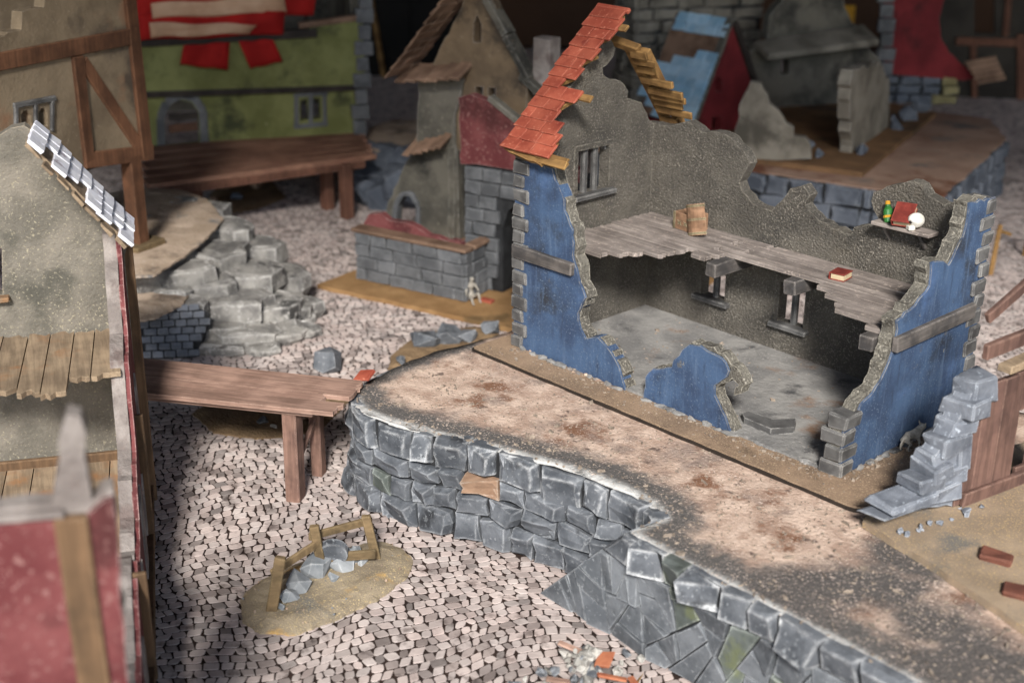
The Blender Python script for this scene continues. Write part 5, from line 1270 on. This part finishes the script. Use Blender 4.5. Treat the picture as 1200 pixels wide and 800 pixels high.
# ------------------------------------------------------------------ second terrace and ruins in the back right
def back_terrace():
    t = thing('rear_terrace', 'far grey stone terrace with pinkish sandy top behind the blue house', 'terrace', px(1000, 240, 0))
    xy = [(700, 176), (877, 199), (1024, 221), (1104, 231), (1179, 163), (1160, 139), (1095, 131), (900, 105), (720, 110)]
    poly = [tuple(px(x, y, ZP).to_2d()) for x, y in xy]
    mk('core', prism(poly, Vector((0, 0, 0)), XA, YA, Z, ZP - .06, -.03), MT['core'], t)
    mk('sandy_top', prism(frac(poly, .06, .4), Vector((0, 0, 0)), XA, YA, Z, ZP, ZP - .05), MT['terrace_back'], t)
    for i in (0, 1, 2, 3):
        a, b = Vector((*poly[i], 0)), Vector((*poly[i + 1], 0)); L = (b - a).length; u = (b - a) / L; nn = Vector((u.y, -u.x, 0))
        if nn.dot(CAM - a) < 0: nn = -nn
        for r, q in courses(L, [.75, .70, .72], .8, 1.5, .03, .06): mk('stone', pillow([a + u * p + Z * min(h, ZP - .02) + nn * .05 for p, h in q], nn, R(.06, .14), .3, .2, .7), MT['rock_blue'], t)
MT['terrace_back'] = mat('pinkish_sand_top', lin(150, 122, 106), lin(172, 144, 126), .5, bump=.6, bs=7, bd=.05, vary=0, stains=[(lin(118, 80, 62), .35, .54, .66), (lin(120, 112, 106), .5, .55, .7)])
back_terrace()
MT['brick_red'] = mat('dull_red_wall', lin(98, 34, 38), lin(128, 46, 50), .5, edge=lin(130, 90, 88), er=.05, bump=.4, bs=6, vary=0, stains=[(lin(70, 32, 34), .4, .52, .66)])
MT['tile_blue'] = mat('pale_blue_tile', lin(142, 184, 212), lin(176, 206, 226), 1.2, edge=lin(190, 212, 228), er=.05, bump=.3, vary=.1)
MT['stone_pale'] = mat('pale_tower_stone', lin(112, 106, 96), lin(146, 140, 128), .8, edge=lin(175, 172, 165), er=.06, bump=.5, bs=5, vary=.12, stains=[(lin(84, 80, 72), .5, .52, .66)])
MT['stone_yellow'] = mat('yellowish_stone', lin(128, 120, 86), lin(156, 148, 110), 1.0, edge=lin(180, 172, 140), er=.06, bump=.4, vary=.1)
def watch_ruin():
    zb = ZP + .18
    t = thing('grey_ruin', 'grey ruined house with slate ledge and broken archway on a rusty board', 'ruin', px(960, 170, ZP))
    mk('base_board', prism([tuple(px(x, y, zb).to_2d()) for x, y in [(800, 172), (880, 186), (1011, 202), (1097, 132), (1000, 112), (840, 122)]], Vector((0, 0, 0)), XA, YA, Z, ZP + .003, zb), MT['board_rust'], t)
    P0 = px(905, 126, zb); pl = Pl(P0, px(1030, 118, zb) - P0)
    pslab(pl, [(880, 128), (880, 60), (900, 52), (960, 48), (1012, 46), (1028, 66), (1036, 80), (1034, 118)], .5, 'rear_wall', MT['wall_grey'], t, amp=.14, holes=[[(915, 88), (915, 70), (925, 69), (925, 87)]], keep=(6, 7))
    pslab(pl, [(905, 48), (908, 20), (922, 4), (930, -25), (988, -25), (996, 10), (1004, 28), (1012, 38), (1012, 46)], .5, 'upper_wall', MT['wall_grey'], t, front=-.4, keep=(7, 8))
    A, B = pl.uv(885, 58), pl.uv(1014, 40)
    mk('slate_ledge', block((pl.w(*A) + pl.w(*B)) / 2 + pl.N * .4, (pl.w(*B) - pl.w(*A)) / 2, Z * .12, pl.N * .7 - Z * .2, .04, .06), MT['stone_pale'], t)
    p2 = Pl(px(1000, 178, zb), px(1042, 148, zb) - px(1000, 178, zb))
    pslab(p2, [(998, 180), (996, 100), (1000, 82), (1015, 80), (1028, 74), (1036, 84), (1042, 96), (1042, 150)], .45, 'arch_pier', MT['stone_pale'], t, keep=(6, 7), amp=.16)
    p3 = facing(px(996, 172, zb))
    pslab(p3, [(984, 110), (983, 92), (988, 82), (1004, 80), (1004, 172), (994, 174), (994, 116)], .4, 'arch_stub', MT['stone_pale'], t, front=-.05)
    p4 = Pl(px(880, 186, zb), px(952, 186, zb) - px(880, 182, zb))
    pslab(p4, [(860, 190), (862, 150), (872, 112), (880, 96), (892, 98), (902, 122), (918, 138), (930, 160), (950, 170), (951, 186)], .4, 'broken_wall', MT['stone_pale'], t, keep=(8, 9), amp=.16)
    for x, y, s in ((1010, 180, .3), (1052, 150, .5), (1064, 140, .5), (1080, 130, .55), (960, 184, .25), (948, 176, .3)): mk('stone', rock(px(x, y, zb) + Z * s * .4, s, s * .8, s * .9, 14), MT['rock_blue'], t)
watch_ruin()
def blue_roof_house():
    P0 = px(812, 168, ZP); U = YA; pl = Pl(P0, U)
    t = thing('dark_red_house', 'dark red gabled house with pale blue tiled roof behind the blue house', 'house', P0)
    q = pl.tr([(812, 168), (812, 146), (858, 24), (886, 110), (880, 165)])
    al = q[1][0]; ap = q[2]; sym = 2 * ap[0] - al
    poly = [(al, -.0), (al, q[1][1]), ap, (q[3][0], q[3][1]), (q[3][0], 0)]
    hole = pl.tr([(838, 108), (838, 96), (842, 90), (847, 96), (847, 108)]); h2 = pl.tr([(834, 152), (835, 138), (846, 136), (846, 152)])
    mk('gable_wall', prism(poly, pl.O, pl.U, Z, pl.N, 0, -.4, [hole, h2]), MT['brick_red'], t)
    for k in range(6): mk('quoin_stone', block(pl.w(q[3][0] - .1, q[3][1] * (k + .5) / 6, .0), pl.U * (.3 if k % 2 else .2), Z * (q[3][1] / 12 - .03), pl.N * .25, .03, .03), MT['brick_slate'], t)
    pbeam(pl, (859, 26), (888, 112), .2, 'verge_board', MT['timber_black'], t, front=.2, depth=.5)
    pbeam(pl, (812, 148), (857, 22), .14, 'verge_board', MT['wall_grey'], t, front=.12, depth=.3)
    dep = 5.0; e = Vector((al, q[1][1])); s2 = Vector(ap) - e; L = s2.length; s2.normalize(); SU = pl.U * s2.x + Z * s2.y; NN = SU.cross(pl.N)
    if NN.z < 0: NN = -NN
    Ew = pl.w(al, q[1][1]); n = 12
    rf = mk('roof', box(Ew + SU * (L / 2) - pl.N * 1.4 + NN * .02, SU * (L / 2), pl.N * 1.3, NN * .03), MT['roof_brown'], t)
    for k in range(n):
        for j in range(7):
            if k in (8, 9) or (k == 7 and j > 1) or (k < 8 and j > 4 + (k % 3) - 1) or (k > 9 and j > 4): continue
            mk('roof_tile', block(Ew + SU * ((k + .5) * L / n) - pl.N * (.2 + j * .52) + NN * .1, (SU - NN * .14).normalized() * (L / n * .62), pl.N * .25, NN * .04, .015, .02), MT['tile_blue'], rf)
    mk('side_wall', box(pl.w(al + .2, q[1][1] / 2 - .05, -dep / 2 - .4), pl.U * .18, Z * (q[1][1] / 2 - .08), pl.N * (dep / 2)), MT['brick_red'], t)
blue_roof_house()
def pale_tower():
    P0 = px(770, 118, ZP); pl = Pl(P0, rotz(RTH, .25))
    t = thing('pale_tower', 'pale weathered stone tower standing behind the dark red house', 'tower', P0)
    q = pl.tr([(742, 118), (742, -30), (898, -30), (898, 118)]); u0, u1 = q[0][0], q[2][0]; H = q[1][1]
    mk('core', box(pl.w((u0 + u1) / 2, H / 2, -1.5), pl.U * ((u1 - u0) / 2 - .1), Z * (H / 2), pl.N * 1.4), MT['core'], t)
    for r, c in courses(u1 - u0, [H / 11] * 11, .9, 1.7, .03, .06): mk('stone', pillow([pl.w(u0 + a, b) for a, b in c], pl.N, R(.05, .14), .2, .15, .7), MT['stone_pale'], t)
    for r, c in courses(2.8, [H / 11] * 11, .9, 1.5, .03, .06): mk('stone', pillow([pl.w(u0, b, -a) for a, b in c], -pl.U, R(.05, .14), .2, .15, .7), MT['stone_pale'], t)
pale_tower()
def curved_red():
    P0 = px(1085, 122, ZP); pl = Pl(P0, rotz(RTH, -.1))
    t = thing('crimson_ruin', 'crimson plaster wall broken in a curve above grey and yellow stones', 'ruin', P0)
    pslab(pl, [(1036, 86), (1036, -30), (1116, -30), (1106, 0), (1100, 22), (1102, 44), (1112, 62), (1130, 78), (1146, 88), (1130, 94)], .4, 'plaster_wall', MT['brick_red'], t, keep=(0, 9), front=.1)
    for k in range(7): 
        p, q = pl.uv(1037, 88 - k * 17), pl.uv(1037, 72 - k * 17); mk('quoin_stone', block(pl.w(p[0], (p[1] + q[1]) / 2, .1), pl.U * (.35 if k % 2 else .26), Z * (abs(q[1] - p[1]) / 2 - .02), pl.N * .25, .03, .03), MT['brick_slate'], t)
    q = pl.tr([(1030, 128), (1128, 90)])
    u0, u1, H = q[0][0], q[1][0], q[1][1]
    mk('base_core', box(pl.w((u0 + u1) / 2, H / 2, -.5), pl.U * ((u1 - u0) / 2 - .1), Z * (H / 2 - .02), pl.N * .4), MT['core'], t)
    for r, c in courses(u1 - u0, [H / 3] * 3, .6, 1.1, .03, .05):
        P = [pl.w(u0 + a, b) for a, b in c]; yl = sum(a for a, b in c) / 8 > (u1 - u0) * .78
        mk('stone', pillow(P, pl.N, R(.06, .14), .2, .18, .7), MT['stone_yellow'] if yl else MT['rock_blue'], t)
    for k in range(5): pbeam(pl, (1128 + k * 3, 72 + k * 5), (1164 + k * 2, 66 + k * 5), .2, 'broken_board', MT['roof_brown'], t, front=.6 + .1 * k, depth=.12)
curved_red()
def dark_hall():
    P0 = px(1160, 128, .0); pl = Pl(P0 + FWH * 3, rotz(RTH, -.15))
    t = thing('dark_timber_hall', 'dark timber hall with brown beams behind the crimson wall', 'building', P0)
    pslab(pl, [(1096, 150), (1096, -40), (1300, -40), (1300, 170)], .4, 'wall', MT['dark_wall'], t, keep=(0, 1, 2, 3), holes=[[(1142, 40), (1142, -20), (1166, -20), (1166, 40)]])
    for a, b, w in (((1184, -30), (1178, 42), .3), ((1120, 48), (1260, 52), .4), ((1196, 40), (1196, 140), .4), ((1140, 52), (1142, 120), .3)): pbeam(pl, a, b, w, 'beam', MT['deck_wood2'], t, front=.2, depth=.3)
MT['dark_wall'] = mat('dark_hall_wall', lin(46, 43, 40), lin(64, 60, 55), .4, bump=.3, vary=0)  # plain dark grey-brown for the hall wall
dark_hall()
for k, (x, y, h) in enumerate(((1160, 322, 1.7), (1200, 300, 1.4))):
    p = px(x, y, 0); t = thing('yellow_post', ('yellow wooden post standing on the cobbles behind the blue end wall', 'shorter yellow post on the cobbles beside the dark red sand')[k], 'post', p)
    mk('shaft', beam(p, p + Z * h + RTH * .1, .14, .14), MT['batten'], t); mk('arm', beam(p + Z * h * .9, p + Z * h * .8 + RTH * .5, .1, .1), MT['batten'], t)
o = mk('yellow_card', block(px(1014, 50, 2.2) + Z * .5 + FWH * 6, RTH * .75, Z * .7, FWH * .05, .02, .01), MT['ochre'], base=True); tag(o, 'bright yellow card between the grey ruin and the crimson wall', 'card')

# ------------------------------------------------------------------ the room round the table
MT['room_brown'] = mat('brown_room_wall', lin(64, 46, 34), lin(78, 56, 42), .1, bump=0, vary=0)
MT['room_ceiling'] = mat('ceiling_paint', lin(120, 112, 102), lin(130, 122, 112), .1, bump=0, vary=0)
MT['unlit_black'] = mat('unlit_room_black', lin(14, 13, 13), lin(22, 20, 19), .3, bump=0, vary=0)  # black that stands in for the unlit room
CG = Vector((CAM.x, CAM.y, 0))
def room():
    far = CG + FWH * 86; H = 96; win = CG - FWH * 20      # open side behind the photographer; its window is made up
    struct(mk('room_wall', box(far + Z * (H / 2 - 1) + FWH * 1, RTH * 130, FWH * 1, Z * (H / 2)), MT['room_brown']))
    for s in (-1, 1): struct(mk('side_wall', box(CG + FWH * 33 + RTH * (131 * s) + Z * (H / 2 - 1), RTH * 1, FWH * 53, Z * (H / 2)), MT['room_brown']))
    struct(mk('ceiling', box(CG + FWH * 33 + Z * H, RTH * 132, FWH * 54, Z * .8), MT['room_brown']))
    zh = 47.5; struct(mk('added_light_baffle', box(win + Z * ((H + zh) / 2) - FWH * 1, RTH * 132, FWH * 1, Z * ((H - zh) / 2 - .9)), MT['room_brown']))  # unseen baffle, added to dim the far end of the table
room()
def backdrop():  # added black block where the room is only unlit
    p = px(478, 90, 0); pl = facing(p); a, b = pl.uv(424, 60)[0], pl.uv(540, 60)[0]
    t = thing('black_backdrop', 'black cabinet added for the unlit room behind the chapel ruin', 'backdrop', pl.w((a + b) / 2, 0))
    mk('backdrop_box', block(pl.w((a + b) / 2, 7, -1.5), pl.U * ((b - a) / 2), Z * 7, pl.N * 1.4, .1, 0), MT['unlit_black'], t)
    for s in (0, 1): mk('door', block(pl.w(a + (b - a) * (.25 + .5 * s), 7, -.05), pl.U * ((b - a) / 4 - .06), Z * 6.8, pl.N * .06, .03, 0), MT['unlit_black'], t)  # two front panels of the added black block
    q = px(452, 40, 0); t2 = thing('wooden_stick', 'ochre stick leaning against the black cabinet', 'stick', pl.w(pl.uv(452, 130)[0], 0, .5))
    mk('shaft', beam(pl.w(*pl.uv(458, 130), .5), pl.w(*pl.uv(432, -20), .1), .3, .2), MT['batten'], t2)
    mk('tip', tube(pl.w(*pl.uv(458, 130), .5), pl.w(*pl.uv(459.5, 137), .52), .16, .05), MT['wood_dark'], t2)
backdrop()
